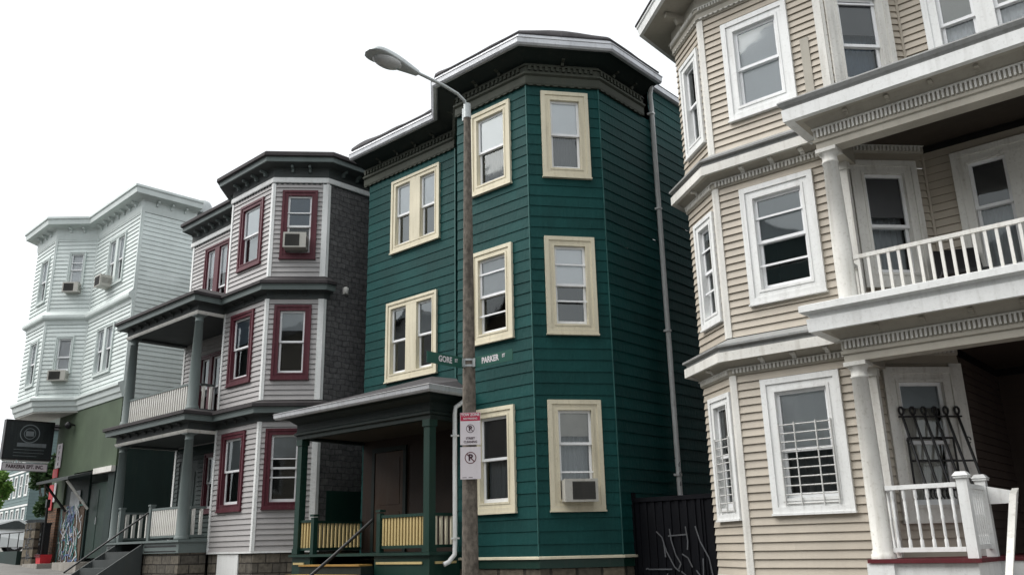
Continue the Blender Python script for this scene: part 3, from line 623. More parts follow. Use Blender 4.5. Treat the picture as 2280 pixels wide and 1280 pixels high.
# belts and porches
PX0, PX1, PY = -5.80, -1.96, -.70
for zf, zc, ze in ((5.88, 5.71, 6.26), (3.00, 2.83, 3.30)):
    P = [(PX0, .9), (PX0, PY), (PX1, PY), (PX1, .0), D_, E_, (.87, 1.12)]
    m = MB(); m.sweep(P, [(0, zc), (.035, zc), (.035, zf - .03), (.07, zf), (.22, zf + .01), (.22, zf + .05), (0, zf + .05)]); m.build("belt_frieze", "dark_grey", HH)
    m = MB(); m.sweep(P, [(0, zf + .051), (.22, zf), (.245, zf - .002), (.25, zf + .10), (.27, zf + .115), (.27, zf + .13), (0, zf + .13)]); m.build("belt_cornice", "grey_green", HH)
    m = MB(); m.sweep(P, [(0, zf + .131), (.29, zf + .131), (.31, zf + .14), (.31, zf + .21), (.24, zf + .24), (0, ze + .005)])
    m.slab([(PX0, .9), (PX0, PY), (PX1, PY), (PX1, .0), (-2.85, .9)], zf + .05, ze - .06); m.build("porch_roof", "charcoal", HH)
    brackets(("dark_grey", HH), [(PX0, PY), (PX1, PY)], zf - .10, zf - .01, .14, .45, .05); brackets(("dark_grey", HH), [(PX1, 0), D_, E_], zf - .10, zf - .01, .12, .45, .05)
    pq = [(PX0, .9), (PX0, PY), (PX1, PY), (PX1, .0)]; s = zf - .19
    m = MB(); m.sweep(pq, [(-.20, s - .07), (.01, s - .07), (.01, s + .19), (-.20, s + .19)]); m.build("porch_beam", "dark_grey", HH)
    m = MB(); m.sweep(pq, [(.011, s - .075), (.03, s - .075), (.045, s - .05), (.06, s - .01), (.06, s + .0), (.011, s + .01)]); m.build("porch_trim", "white_worn", HH)
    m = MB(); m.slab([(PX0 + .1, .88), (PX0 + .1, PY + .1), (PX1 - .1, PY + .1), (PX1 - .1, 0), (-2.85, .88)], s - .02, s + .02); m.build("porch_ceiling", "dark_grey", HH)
for z0, z1 in ((3.30, 5.60), (.33, 2.72)):
    for x in (PX0 + .13, PX1 - .13): column(HH, x, PY + .11, z0, z1 + .03, .130, .095, "grey_green", base=True, cap=.08)
m = MB(); m.slab([(PX0 - .04, .88), (PX0 - .04, PY - .05), (PX1 + .05, PY - .05), (PX1 + .05, 0), (-2.85, .88)], .27, .32); m.sweep([(PX0, .9), (PX0, PY), (-5.3, PY)], [(-.1, .03), (0, .03), (0, .27), (-.1, .27)]); m.sweep([(-3.75, PY), (PX1, PY), (PX1, 0)], [(-.1, .03), (0, .03), (0, .27), (-.1, .27)]); m.build("porch_floor", "grey_green", HH)
m = MB(); m.sweep([(PX0, .9), (PX0, PY), (-5.3, PY)], [(-.15, -1.5), (-.04, -1.5), (-.04, .03), (-.15, .03)]); m.sweep([(-3.75, PY), (PX1, PY), (PX1, 0)], [(-.15, -1.5), (-.04, -1.5), (-.04, .03), (-.15, .03)]); m.sweep([C_, D_, E_, (.87, 11)], [(-.1, -1.6), (-.03, -1.6), (-.03, .0), (-.1, .0)]); m.build("foundation", "block", HH)
m = MB(); m.sweep([C_, D_, E_, (.87, 1.1)], [(0, -.01), (.03, -.01), (.03, .03), (0, .03)]); m.build("base_trim", "white", HH)
m = MB(); m.fbox(FF, FF.len - 1.47, FF.len - .57, -.03, .0, -1.4, -.02); m.build("cellar_panel", "white", HH)
yr = PY + .11
railing(HH, (PX0 + .27, yr), (PX1 - .27, yr), 3.30, 3.96, .115, .05, "grey_green", "white_worn")
railing(HH, (PX1 - .17, yr + .18), (PX1 - .17, -.03), 3.30, 3.96, .14, .055, "dark_grey", "white_worn")
railing(HH, (PX0 + .17, .85), (PX0 + .17, yr + .18), 3.30, 3.96, .115, .05, "grey_green", "white_worn")
railing(HH, (-3.63, yr), (PX1 - .27, yr), .38, 1.07, .092, .055, "grey_green", "white_worn")
railing(HH, (PX1 - .17, yr + .18), (PX1 - .17, -.03), .38, 1.07, .14, .06, "grey_green", "white_worn")
railing(HH, (PX0 + .17, .85), (PX0 + .17, yr + .18), .38, 1.07, .17, .07, "grey_green", "white_worn")
railing(HH, (PX0 + .28, yr), (-5.40, yr), .38, 1.07, .10, .055, "grey_green", "white_worn")
for x in (-5.35, -3.69):
    m = MB(); m.box(x - .055, x + .055, yr - .055, yr + .055, .05, 1.13); m.box(x - .07, x + .07, yr - .07, yr + .07, 1.13, 1.17); m.build("newel_post", "grey_green", HH)
m = MB()
for i in range(7): m.box(-5.25, -3.8, PY - .28 * (i + 1), PY - .28 * i, -1.2, .27 - .18 * (i + 1))
m.build("porch_steps", "dark_grey", HH)
m = MB(); m.tube([(-3.74, PY + .05, .98), (-3.76, PY - .9, .28), (-3.76, PY - 1.75, -.34)], .022, 8); m.build("handrail", "iron", HH)
m = MB(); Fp = Face((PX0, PY), (PX1, PY))
for t0, t1 in ((.06, .42), (2.14, 3.72)):
    m.fbox(Fp, t0, t1, .001, .006, .17, .205); m.fbox(Fp, t0, t1, .001, .006, .06, .085)
m.build("skirt_gap_strips", "iron", HH)  # dark strips stand for the shade in the gaps between skirt slats
for x in (-3.79, -5.26):
    m = MB(); m.hexa([(x, PY - 1.9, -1.3), (x + .05, PY - 1.9, -1.3), (x + .05, PY, -1.3), (x, PY, -1.3), (x, PY - 1.9, -1.0), (x + .05, PY - 1.9, -1.0), (x + .05, PY, .27), (x, PY, .27)]); m.build("stair_side", "dark_grey", HH)
for h, kw in zip(hf, [dict(blind=.52, bmat="blind", lower="blind_grey", gl="glass_bright"), dict(blind=.42, bmat="blue_shade"), dict(blind=.48, bmat="blind_grey")]): window(HH, FF, *h, .14, "maroon", **kw)
for h, kw in zip(hc, [dict(blind=.52, bmat="blue_shade", rail=.47, storm=(.70,)), dict(blind=.30, bmat="blind_grey"), dict(blind=.32, bmat="blind_grey", storm=(.36, .64))]): window(HH, FC, *h, .14, "maroon", **kw)
window(HH, FW, *dw3, .12, "maroon", mull=(1.38, 1.62), blind=.35, bmat=("blind", "blind"), rail=.46)
window(HH, FW, *dw2, .10, "maroon", mull=(1.55, 1.70), blind=.6, bmat=("blind_grey", "blind_grey"))
window(HH, FW, 1.7, 2.5, 1.0, 2.5, .10, "maroon", blind=.5, bmat="blind_grey")
m = MB(); m.fbox(FW, .3, 1.3, -.05, 0, .2, 2.4); m.fbox(FW, .42, 1.18, 0, .012, .35, 2.1); m.build("front_door", "teal_dark", HH)
ac_unit(HH, FC, .61, 6.90, .52, .36, "air conditioner in the top bay window of the grey house, maroon casing around it", grille='left', d=.34)
m = MB(); m.lathe((.87 + .04, 1.57), [(.05, 5.95), (.07, 5.98), (.07, 6.08), (.04, 6.12)], 12); m.box(.86, .93, 1.5, 1.64, 5.94, 6.1); m.build("dryer_vent", "white_worn", HH)
m = MB(); m.box(.875, .90, 1.25, 2.35, .05, 1.30); m.build("side_panel", "green_trim", HH)

# ================================================================== WHITE HOUSE (corner shop below)
WH = thing("white_house", "pale white clapboard house with a green shopfront at street level, farthest left", "house", (-25.92, 10.58, gz(-27)), -1, eyez=True)
A, Bq, C_, D_, E_ = (-7.1, 0.0), (-6.4, -1.0), (-4.53, -1.0), (-3.53, 0.0), (0.0, 0.0)
FA, FF, FC, FW, FS = Face(A, Bq), Face(Bq, C_), Face(C_, D_), Face(D_, E_), Face(E_, (0, 1.75))
wf = [(.72, 1.50, 8.25, 9.85), (.72, 1.50, 5.4, 6.95)]; wc = [(.50, 1.07, 8.65, 9.92), (.42, 1.02, 5.75, 6.98)]; ww = [(1.18, 2.52, 8.32, 9.98), (1.0, 2.36, 5.45, 7.02)]
m = MB()
for z0, z1, k in ((7.82, 10.58, 0), (4.95, 7.40, 1)):
    lap(m, FA, 0, FA.len, z0, z1, .135); lap(m, FF, 0, FF.len, z0, z1, .135, [hole(*wf[k], .03)]); lap(m, FC, 0, FC.len, z0, z1, .135, [hole(*wc[k], .03)]); lap(m, FW, 0, FW.len, z0, z1, .135, [hole(*ww[k], .03)])
lap(m, FS, 0.02, 1.75, 3.05, 10.35, .145, depth=.022); lap(m, Face((-.9, 1.75), (-.9, 10)), 0, 8.2, 3.0, 9.9, .145); m.build("wall", "white_siding", WH)
m = MB(); m.quad((0, 1.75, -1), (-.9, 1.75, -1), (-.9, 1.75, 10.5), (0, 1.75, 10.5)); m.quad((-.9, 10, -1), (-5.1, 10, -1), (-5.1, 10, 10.5), (-.9, 10, 10.5)); m.quad((-7.1, 10, 4.5), (-7.1, 0, 4.5), (-7.1, 0, 10.5), (-7.1, 10, 10.5)); m.quad((-5.1, 10, -1), (-5.1, 0, -1), (-5.1, 0, 4.5), (-5.1, 10, 4.5)); m.quad((-7.1, 0, 4.5), (-5.1, 0, 4.5), (-5.1, 10, 4.5), (-7.1, 10, 4.5)); m.quad((-7.1, 10, 4.5), (-5.1, 10, 4.5), (-5.1, 10, 10.5), (-7.1, 10, 10.5)); m.build("wall", "white_siding", WH)
L_ = []
for z0, z1 in ((4.95, 7.4), (7.82, 10.58)): L_ += [(F, F.len - .045, F.len + .015, 0, .036, z0, z1) for F in (FF, FC, FW)] + [(FC, 0, .05, 0, .036, z0, z1)]
boards(WH, "white_siding", L_ + [(FS, 0, .06, 0, .036, 4.5, 10.4)])
P = [A, Bq, C_, D_, E_, (0, 1.75)]
m = MB(); m.sweep(P, [(0, 10.36), (.03, 10.36), (.05, 10.5), (.05, 10.72), (.10, 10.76), (.33, 10.80), (.33, 10.82), (0, 10.82)]); m.build("frieze", "white_siding", WH); brackets(("white_siding", WH), P, 10.60, 10.76, .22, .46, .06)
m = MB(); m.sweep(P, [(0, 10.82), (.36, 10.79), (.40, 10.80), (.42, 10.95), (.46, 10.98), (.46, 11.05), (0, 11.06)]); m.build("cornice", "white_siding", WH)
m = MB(); m.slab(P[:-1] + [(0, 1.75), (-.9, 1.75), (-.9, 10), (-7.1, 10)], 10.85, 11.10); m.build("roof", "roofing", WH)
m = MB(); m.lathe((-.35, 2.1), [(.28, 10.9), (.30, 11.2), (.24, 11.32), (.10, 11.40), (.02, 11.41)], 14); m.build("roof_vent", "lamp_metal", WH)
P4 = [A, Bq, C_, D_, E_]
m = MB(); m.sweep(P4, [(0, 7.38), (.04, 7.38), (.05, 7.5), (.14, 7.55), (.16, 7.60), (.16, 7.68), (.02, 7.84), (0, 7.84)]); m.sweep(P4, [(0, 4.50), (.03, 4.50), (.06, 4.62), (.10, 4.66), (.12, 4.80), (.18, 4.84), (.18, 4.92), (.02, 5.0), (0, 5.0)]); m.build("belt_trim", "white_siding", WH)
m = MB(); m.slab([A, Bq, C_, D_], 4.46, 4.52); m.build("bay_soffit", "white_worn", WH)
for h, kw in zip(wf, [dict(blind=.5, bmat="blind"), dict(blind=.5)]): window(WH, FF, *h, .09, "white_siding", **kw)
for h, kw in zip(wc, [dict(blind=.85, bmat="blind", storm=(.72,)), dict(blind=.95, bmat="blind", rail=.42)]): window(WH, FC, *h, .08, "white_siding", **kw)
for h, kw in zip(ww, [dict(mull=(1.75, 1.93), blind=.45), dict(mull=(1.58, 1.76), blind=.5)]): window(WH, FW, *h, .09, "white_siding", **kw)
ac_unit(WH, FC, .78, 8.45, .50, .32, "air conditioner in the top angled bay window of the white house", grille='left')
ac_unit(WH, FC, .70, 5.47, .56, .32, "air conditioner in the lower angled bay window of the white house", grille='left')
ac_unit(WH, FW, 1.52, 8.28, .46, .36, "air conditioner in the paired top window of the white house", grille='full', d=.42)
F = Face((-5.1, 0), (0, 0))
m = MB(); m.fbox(F, 1.9, 5.1, -.2, -.0, 2.5, 4.5); m.fbox(F, .0, 1.9, -.2, -.0, 2.45, 4.5); m.fbox(F, 0, 1.2, -.2, .0, 1.5, 2.45); m.build("shop_wall", "store_green", WH)
m = MB(); m.fbox(F, 0, .75, -.2, .0, -.8, 1.5); m.build("brick_pier", "brick", WH)
m = MB(); m.fbox(F, .9, 3.1, -.12, -.06, -.5, 2.45); m.fbox(F, 4.6, 5.1, -.2, -.02, -.9, 2.5); m.fbox(Face((0, 0), (0, 1.75)), 0.003, 1.75, -.1, -.004, -.9, 3.05); m.fbox(Face((-.9, 1.75), (-.9, 10)), 0, 8, -.1, -.01, -.9, 3.0); m.build("shop_side", "teal_dark", WH)
m = MB(); m.fbox(F, 1.2, 3.0, -.055, -.03, -.4, 1.55); m.build("shop_shutter", "dark_brick_side", WH)
m = MB()
for k in range(70):   # the painted tangle of white and blue strokes on the shutter
    t = 1.35 + random.random() * 1.5; z = -.3 + random.random() * 1.7
    pts = [(t, z)]
    for q in range(4): pts.append((min(2.95, max(1.25, pts[-1][0] + random.uniform(-.22, .22))), min(1.5, max(-.35, pts[-1][1] + random.uniform(-.1, .3)))))
    for (ta, za), (tb, zb) in zip(pts, pts[1:]):
        nx, nz = -(zb - za), (tb - ta); l = math.hypot(nx, nz) or 1; s = .022 / l; nx *= s; nz *= s; o = -.025 + k * .0006
        m.quad(F.pt(ta - nx, o, za - nz), F.pt(tb - nx, o, zb - nz), F.pt(tb + nx, o, zb + nz), F.pt(ta + nx, o, za + nz), k % 3)
m.fbox(F, 1.75, 2.55, -.028, -.02, 1.25, 1.95, 0)
m.build("graffiti", ["graffiti_white", "graffiti_teal", "graffiti_blue"], WH)
m = MB(); m.fbox(F, 3.2, 4.6, -.15, -.10, -.05, 2.1); m.fbox(F, 3.32, 3.85, -.10, -.09, .15, 1.9); m.fbox(F, 3.95, 4.48, -.10, -.09, .15, 1.9); o = m.build("shop_door", "door_green", WH)
m = MB(); m.tube([F.pt(3.9, -.06, .9), F.pt(3.9, -.06, 1.1)], .015, 6); m.build("door_handle", "aluminium", o)
m = MB(); m.hexa([F.pt(.9, .75, 2.18), F.pt(3.6, .75, 2.18), F.pt(3.6, 0, 2.38), F.pt(.9, 0, 2.38), F.pt(.9, .75, 2.26), F.pt(3.6, .75, 2.26), F.pt(3.6, 0, 2.46), F.pt(.9, 0, 2.46)]); m.build("shop_canopy", "dark_grey", WH)
for t in (1.6, 3.4): m = MB(); m.tube([F.pt(t, .7, 2.16), F.pt(t, 0.02, 1.35)], .04, 6); m.build("canopy_brace", "white_worn" if t > 2 else "iron", WH)
m = MB(); m.fbox(F, 3.75, 5.12, 0, .12, 2.34, 2.5); m.build("fascia_board", "white_worn", WH)
m = MB(); m.tube([F.pt(1.45, 0, 4.05), F.pt(1.45, .18, 4.08)], .03, 8); m.lathe((F.pt(1.45, .2, 0)[0], F.pt(1.45, .2, 0)[1]), [(.03, 3.92), (.09, 3.96), (.11, 4.06), (.05, 4.14)], 10); m.build("wall_lamp", "iron", WH)
m = MB(); m.box(-4.2, -2.9, -.85, -.0, -1.0, -.18); m.build("shop_step", "concrete", WH)
m = MB(); m.box(-2.9, -.3, -.95, -.0, -1.0, -.42); m.box(-2.4, -.5, -.6, -.0, -.42, -.15); m.build("shop_step", "concrete", WH)

# signs fixed to the shop (each one a thing)
def shop_local(x, y, z): return world_of(WH, x, y, z)
sg = thing("hanging_sign", "large black projecting shop sign with a faded round emblem, left edge of the street", "sign", shop_local(-5.0, -.22, 3.02), face_yaw(WH, Face((0, -1), (0, 0))))
G = Face((-1.42, 0), (0, 0)); m = MB(); m.fbox(G, 0, 1.42, -.10, .10, 0, 1.22); m.build("panel", "sign_black", sg)
m = MB(); ring(m, G, -.02, 1.44, -.02, 1.24, .05, -.115, .115); m.tube([(0, 0, 1.1), (.45, 0, 1.1)], .025, 6); m.tube([(0, 0, .15), (.45, 0, .15)], .025, 6); m.build("frame", "iron", sg)
m = MB(); k = 28
for r0, r1 in ((.27, .30), (.16, .18)):
    for i in range(k):
        a0, a1 = 2 * math.pi * i / k, 2 * math.pi * (i + 1) / k; c = (.72, .82)
        m.quad(*[G.pt(c[0] + r * math.cos(a), .103, c[1] + r * math.sin(a)) for r, a in ((r0, a0), (r1, a0), (r1, a1), (r0, a1))])
m.fbox(G, .38, 1.25, .102, .106, .40, .52); m.fbox(G, .30, 1.2, .102, .105, .30, .315); m.fbox(G, .30, 1.2, .102, .105, .20, .215); m.fbox(G, .30, 1.0, .102, .105, .10, .115); m.fbox(G, .60, .84, .102, .106, .74, .90)
m.build("emblem", "sign_grey", sg)
m = MB(); m.fbox(G, .04, .42, -.06, .06, -.075, -.025); m.fbox(G, .50, 1.40, -.06, .06, -.075, -.025); m.build("lamp_strip", "white", sg)
s2 = thing("small_sign", "long narrow white sign reading PARKERIA EPT. INC. beneath the black sign", "sign", shop_local(-5.0, -.24, 2.66), face_yaw(WH, Face((0, -1), (0, 0))))
G = Face((-1.36, 0), (0, 0)); m = MB(); m.fbox(G, 0, 1.36, -.03, .03, 0, .26); m.tube([(-.2, 0, .25), (-.2, 0, .34)], .012, 5); m.tube([(-1.1, 0, .25), (-1.1, 0, .34)], .012, 5); m.build("panel", "sign_white", s2)
m = MB(); add_text(m, G, .68, .031, .13, "PARKERIA EPT. INC.", .155, sx=.82, bold=.006); m.build("lettering", "sign_ink", s2)
m = MB(); ring(m, G, 0, 1.36, 0, .26, .018, .030, .036); m.build("frame", "sign_grey", s2)
F = Face((-5.1, 0), (0, 0))
bn = thing("banner", "narrow white and red vertical banner on the green shop wall", "banner", shop_local(-4.6, -.03, 2.05), face_yaw(WH, F))
G = Face((-.25, 0), (.25, 0)); m = MB(); m.fbox(G, 0, .42, 0, .02, .72, 1.50); m.build("white_panel", "sign_white", bn)
m = MB()
for k, ch in enumerate("PIZZA"[:0] + "OPEN"): add_text(m, G, .21, .021, 1.38 - k * .18, ch, .15, bold=.004)
m.build("lettering", "sign_ink", bn)
m = MB(); m.fbox(G, -.12, .30, 0, .025, .42, .70); m.build("red_panel", "banner_red", bn)
bn = thing("banner", "red sign low on the brick corner pier of the shop", "banner", shop_local(-4.8, -.03, 1.45), face_yaw(WH, F))
G = Face((-.3, 0), (.3, 0)); m = MB(); m.fbox(G, 0, .38, 0, .025, 0, .80); m.build("red_panel", "banner_red", bn); m = MB(); m.fbox(G, .40, .56, 0, .02, .25, .85); m.build("white_panel", "sign_white", bn)
rb = thing("trash_box", "small red box on the step below the shop graffiti", "box", shop_local(-3.62, -.45, -.18), face_yaw(WH, F))
m = MB(); m.hexa([(-.18, -.15, 0), (.18, -.15, 0), (.18, .15, 0), (-.18, .15, 0), (-.21, -.17, .26), (.21, -.17, .26), (.21, .17, .26), (-.21, .17, .26)]); m.build("body", "banner_red", rb); m = MB(); ring(m, Face((-.2, -.175), (.2, -.175)), -.02, .42, .2, .27, .02, 0, .02); m.build("rim", "dark_red", rb)
bx = thing("utility_cabinet", "black metal cabinet covered in stickers standing at the shop corner", "cabinet", shop_local(-4.15, -.35, -.42), face_yaw(WH, F))
m = MB(); m.box(-.15, .15, -.13, .13, 0, 1.40); m.box(-.17, .17, -.15, .15, 1.40, 1.45); m.build("body", "iron", bx)
m = MB()
for k in range(8): t = random.uniform(-.14, .04); z = .2 + k * .145; m.box(t, t + .09, -.136, -.131, z, z + .07)
m.build("stickers", "sign_grey", bx)
post = thing("meter_post", "thin black post on the pavement beside the black cabinet", "post", shop_local(-3.85, -.45, -.42), 0)
m = MB(); m.tube([(0, 0, 0), (0, 0, 1.9)], .035, 8); m.lathe((0, 0), [(.06, 0), (.06, .04), (.035, .06)], 8); m.build("pole", "iron", post)
m = MB(); m.box(-.06, .06, -.05, .05, 1.9, 2.15); m.build("head", "iron", post)

# ================================================================== BEIGE HOUSE
BH = thing("beige_house", "beige clapboard triple-decker with white trim and columned porches, nearest on the right", "house", (-6.176, 11.097, gz(-5)), 3, eyez=True)
Z_, A, D_, E_, Q_ = (-.80, .62), (0.0, 0.0), (1.93, 0.0), (2.75, .85), (8.0, .85)
FL, FF, FC, FW = Face(Z_, A), Face(A, D_), Face(D_, E_), Face(E_, Q_)
bf = [(.37, 1.44, 6.15, 7.82), (.40, 1.51, 3.24, 5.01), (.42, 1.52, .35, 2.15)]
bc = [(.05, 1.02, 6.10, 7.82), (.07, 1.03, 3.20, 5.01), (.12, 1.10, .20, 2.11)]
bl = [(.19, .90, 6.02, 7.68), (.22, .92, 3.13, 4.84), (.21, .94, .31, 2.06)]
bw = [(.33, 2.05, 6.10, 7.82), (.35, 2.05, 3.10, 5.01)]
lv = [(5.71, 8.07), (2.82, 5.14), (-.44, 2.27)]
m = MB()
for i, (z0, z1) in enumerate(lv):
    lap(m, FF, 0, FF.len, z0, z1, .109, [hole(*bf[i], .07)]); lap(m, FL, 0, FL.len, z0, z1, .109, [hole(*bl[i], .05)]); lap(m, FC, 0, FC.len, z0, z1, .109, [hole(*bc[i], .07)])
    if i < 2: lap(m, FW, 0, FW.len, z0, z1, .109, [hole(*bw[i], .07)])
m.build("wall", "beige_siding", BH)
FR = Face((2.75, 3.0), (8.0, 3.0)); m = MB(); lap(m, FR, 0, FR.len, -.44, 2.27, .109, [(.5, 1.5, -.44, 1.75)]); lap(m, Face(E_, (2.75, 3.0)), 0, 2.15, -.44, 2.27, .109); m.build("entry_wall", "entry_shade_brown", BH)  # siding coloured dark brown: the entry's shade is put into the paint
m = MB(); m.fbox(FR, .5, 1.5, -.05, -.01, -.2, 1.75); m.fbox(FR, .62, 1.38, -.01, .01, .4, 1.6); m.build("front_door", "dark_red", BH)
m = MB(); ring(m, FR, .4, 1.6, -.2, 1.87, .1, 0, .05, wb=.02); m.build("door_frame", "frieze_cream", BH)
shell(BH, [(-.80, 10.), (-.80, .62), (8.0, .85), (8.0, 10.)], -2.2, 8.6, "charcoal", skip=(1,))  # unseen sides coloured dark to cut light bounced into the alley
L_ = []
for z0, z1 in lv: L_ += [(FF, -.012, .062, 0, .036, z0, z1), (FL, FL.len - .055, FL.len + .012, 0, .036, z0, z1), (FF, FF.len - .10, FF.len + .01, 0, .036, z0, z1), (FC, -.01, .03, 0, .036, z0, z1)]
boards(BH, "white_worn", L_ + [(FC, FC.len - .15, FC.len + .02, 0, .04, -.44, 2.16)])
boards(BH, "beige_siding", [(FC, FC.len - .035, FC.len, .01, .035, 2.9, 5.1), (FC, FC.len - .035, FC.len, .01, .035, 5.8, 8.0)], "corner_bead")
PT = [(-.80, 2.5), Z_, A, D_, E_, Q_]; PB = [(-.80, 2.5), Z_, A, D_, E_]
def entab(path, pz, zf, name_mat="white_worn", od=.25, dent=True, ztop=None, brk=True):
    """dentil course, soffit, fascia and weathered slope; zf is the underside of the fascia"""
    f = MB(); f.sweep(path, [(0, pz), (.03, pz), (.045, pz + .025), (.045, zf - .075), (.07, zf - .04), (.12, zf + .005), (od - .02, zf + .02), (od - .02, zf + .05), (0, zf + .05)]); f.build("frieze", "frieze_cream", BH)
    if dent:
        d = MB(); dentils(d, path, pz + .028, zf - .078, .045, .072, .056, .5); d.build("dentils", "white_worn", BH)
    c = MB(); c.sweep(path, [(0, zf + .051), (od - .025, zf + .0), (od, zf), (od, zf + .135), (0, zf + .135)]); c.build("belt_cornice", name_mat, BH)
    t = MB(); t.sweep(path, [(0, zf + .136), (od - .035, zf + .136), (od - .035, zf + .20), (od + .02, zf + .21), (od + .02, zf + .24), (0, ztop)]); t.build("belt_weathering", "grey_paint", BH)
    if brk:
        brackets(("white_worn", BH), path[1:], zf - .07, zf + .0, .17, .46, .06)
entab(PB, 5.135, 5.325, ztop=5.73); entab(PB, 2.27, 2.45, ztop=2.82)
# roof cornice
m = MB(); m.sweep(PT, [(0, 8.07), (.03, 8.07), (.05, 8.12), (.05, 8.20), (.08, 8.22), (.08, 8.30), (.05, 8.32), (.05, 8.52), (.50, 8.58), (.50, 8.60), (0, 8.60)]); m.build("frieze", "frieze_cream", BH)
m = MB(); dentils(m, PT, 8.23, 8.29, .08, .10, .05, .5); dentils(m, PT, 8.09, 8.11, .04, .065, .09, .55); m.build("dentils", "white_worn", BH)
brackets(("frieze_cream", BH), PT[1:], 8.36, 8.54, .36, .46, .085)
m = MB(); m.sweep(PT, [(0, 8.60), (.51, 8.575), (.54, 8.57), (.56, 8.70), (.58, 8.72), (.58, 8.76), (0, 8.80)]); m.build("cornice", "white", BH)
m = MB(); m.slab([(-.80, 10), (-.80, .62), A, D_, E_, Q_, (8, 10)], 8.78, 8.86); m.sweep(PT, [(0, 8.80), (.60, 8.765), (.60, 8.79), (0, 8.86)]); m.build("roof", "charcoal", BH)
# windows
for h, kw in zip(bf, [dict(blind=1.0, bmat="blind", rail=.49), dict(blind=.48, bmat="blind_grey", storm=(.25, .77), gl="glass_bright", rail=.51), dict(blind=.56, bmat="blind", rail=.44, lower="blind_dim")]): window(BH, FF, *h, .19, "white", **kw)
for h, kw in zip(bl, [dict(blind=.0), dict(blind=.1, bmat="blind_grey", storm=(.27, .75)), dict(blind=.4, bmat="blind_dim")]): window(BH, FL, *h, .155, "white", **kw)
for h, kw in zip(bc, [dict(blind=.42, bmat="blind_dim", lower="blue_shade", storm=(.93,), rail=.42), dict(blind=.42, bmat="blind_dim", lower="blind_grey", rail=.47), dict(blind=.2, bmat="blind_grey", lower="curtain", rail=.5)]): window(BH, FC, *h, .19, "white_worn", **kw)
window(BH, FW, *bw[0], .19, "white", mull=(.98, 1.22), blind=(.5, .5), bmat=("curtain", "curtain"), gl="glass_bright", lower="blind"); window(BH, FW, *bw[1], .19, "white_worn", mull=(1.0, 1.24), blind=(.4, .4), bmat=("blind_dim", "blind_dim"), lower="blind_grey", rail=.58)
m = MB(); m.fbox(FF, 1.575, 1.70, .02, .034, 5.9, 7.06); m.build("patch_board", "dark_brick_side", BH)
bpy.data.objects["patch_board"].data.materials[0] = MATS["frieze_cream"]
def guard(F, t0, t1, z0, z1, vs, n, o=.055):
    m = MB()
    for i in range(n + 1): z = z0 + (z1 - z0) * i / n; m.tube([F.pt(t0, o, z), F.pt(t1, o, z)], .009, 6)
    for v in vs: m.tube([F.pt(t0 + (t1 - t0) * v, o + .012, z0 - .03), F.pt(t0 + (t1 - t0) * v, o + .012, z1 + .03)], .010, 6)
    m.build("window_guard", "white_iron", BH)
guard(FF, .62, 1.34, .47, 1.50, (.0, .31, .72, 1.0), 9); guard(FL, .36, .80, .42, 1.42, (.0, .5, 1.0), 9)
m = MB(); b0, b1 = .28, 1.02         # black wrought-iron guard that bellies out at the foot
def gp(t, k): return FC.pt(t, .07 + .34 * (1 - k), .50 + 1.0 * k)
for i in range(6):
    t = b0 + (b1 - b0) * i / 5; top = gp(t, 1.0); m.tube([gp(t, .02), gp(t, .5), top], .017, 6)
    c = Vector(FC.pt(t, .07, 1.545)); d = Vector((FC.d.x, FC.d.y, 0)); m.tube([c + d * .032 * math.cos(a) + Vector((0, 0, .048 * math.sin(a))) for a in [2 * math.pi * q / 10 for q in range(11)]], .015, 5)
for k in (.05, .40, .97): m.tube([gp(b0 - (.05 if k > .9 else 0), k), gp(b1 + (.05 if k > .9 else 0), k)], .012, 6)
for t in (b0 - .02, b1 + .02):
    for k in (.05, .66):
        c = Vector(gp(t, k)); m.tube([c + Vector((FC.d.x, FC.d.y, 0)) * .03 * math.cos(a) + Vector((0, 0, .04 * math.sin(a))) for a in [2 * math.pi * q / 8 for q in range(8)]], .008, 5)
[m.tube([FC.pt(a, .09, za_), FC.pt(b, .09, zb_)], .014, 6) for a, b, za_, zb_ in ((b0 + .02, b1 - .12, 1.2, 1.2), (b0 + .02, b0 + .02, 1.2, .45), (b1 - .12, b1 - .12, 1.2, .45), (b0 + .02, b1 - .12, .92, .92))]
for i in range(16):
    t = b0 + (b1 - b0) * i / 15; c = Vector(gp(t, .03)); m.tube([c + Vector((FC.n.x * .04 * math.cos(a), FC.n.y * .04 * math.cos(a), -.03 + .05 * math.sin(a))) for a in [2 * math.pi * q / 8 for q in range(7)]], .009, 5)
m.build("iron_window_guard", "iron", BH)
# porch
PX, PYY = 1.87, -.76; PQ = [(PX, .05), (PX, PYY), (8.0, PYY)]
def porch_entab(pz, zf, ztop, nose=False):
    f = MB(); f.sweep(PQ, [(-.22, pz), (.0, pz), (.0, pz + .09), (.025, pz + .10), (.03, pz + .135), (.0, pz + .15), (.0, zf - .11), (.06, zf - .03), (.10, zf + .01), (.27, zf + .015), (.27, zf + .06), (-.22, zf + .06)]); f.build("porch_entablature", "frieze_cream", BH)
    d = MB(); dentils(d, PQ, pz + .165, zf - .10, .0, .028, .052, .5); d.build("dentils", "white_worn", BH)
    c = MB(); c.sweep(PQ, [(-.2, zf + .061), (.27, zf), (.29, zf), (.30, zf + .165), (-.2, zf + .17)]); c.build("porch_fascia", "white", BH)
    t = MB()
    if nose: t.sweep(PQ, [(-.2, zf + .171), (.26, zf + .171), (.28, zf + .23), (.36, zf + .25), (.36, zf + .33), (.32, zf + .345), (-.2, ztop)]); t.build("porch_nosing", "white", BH)
    else: t.sweep(PQ, [(-.2, zf + .171), (.27, zf + .171), (.31, zf + .215), (.335, zf + .26), (.33, zf + .28), (-.2, ztop)]); t.build("porch_nosing", "grey_paint", BH)
    brackets(("frieze_cream", BH), PQ[1:], zf - .06, zf + .0, .14, .52, .05)
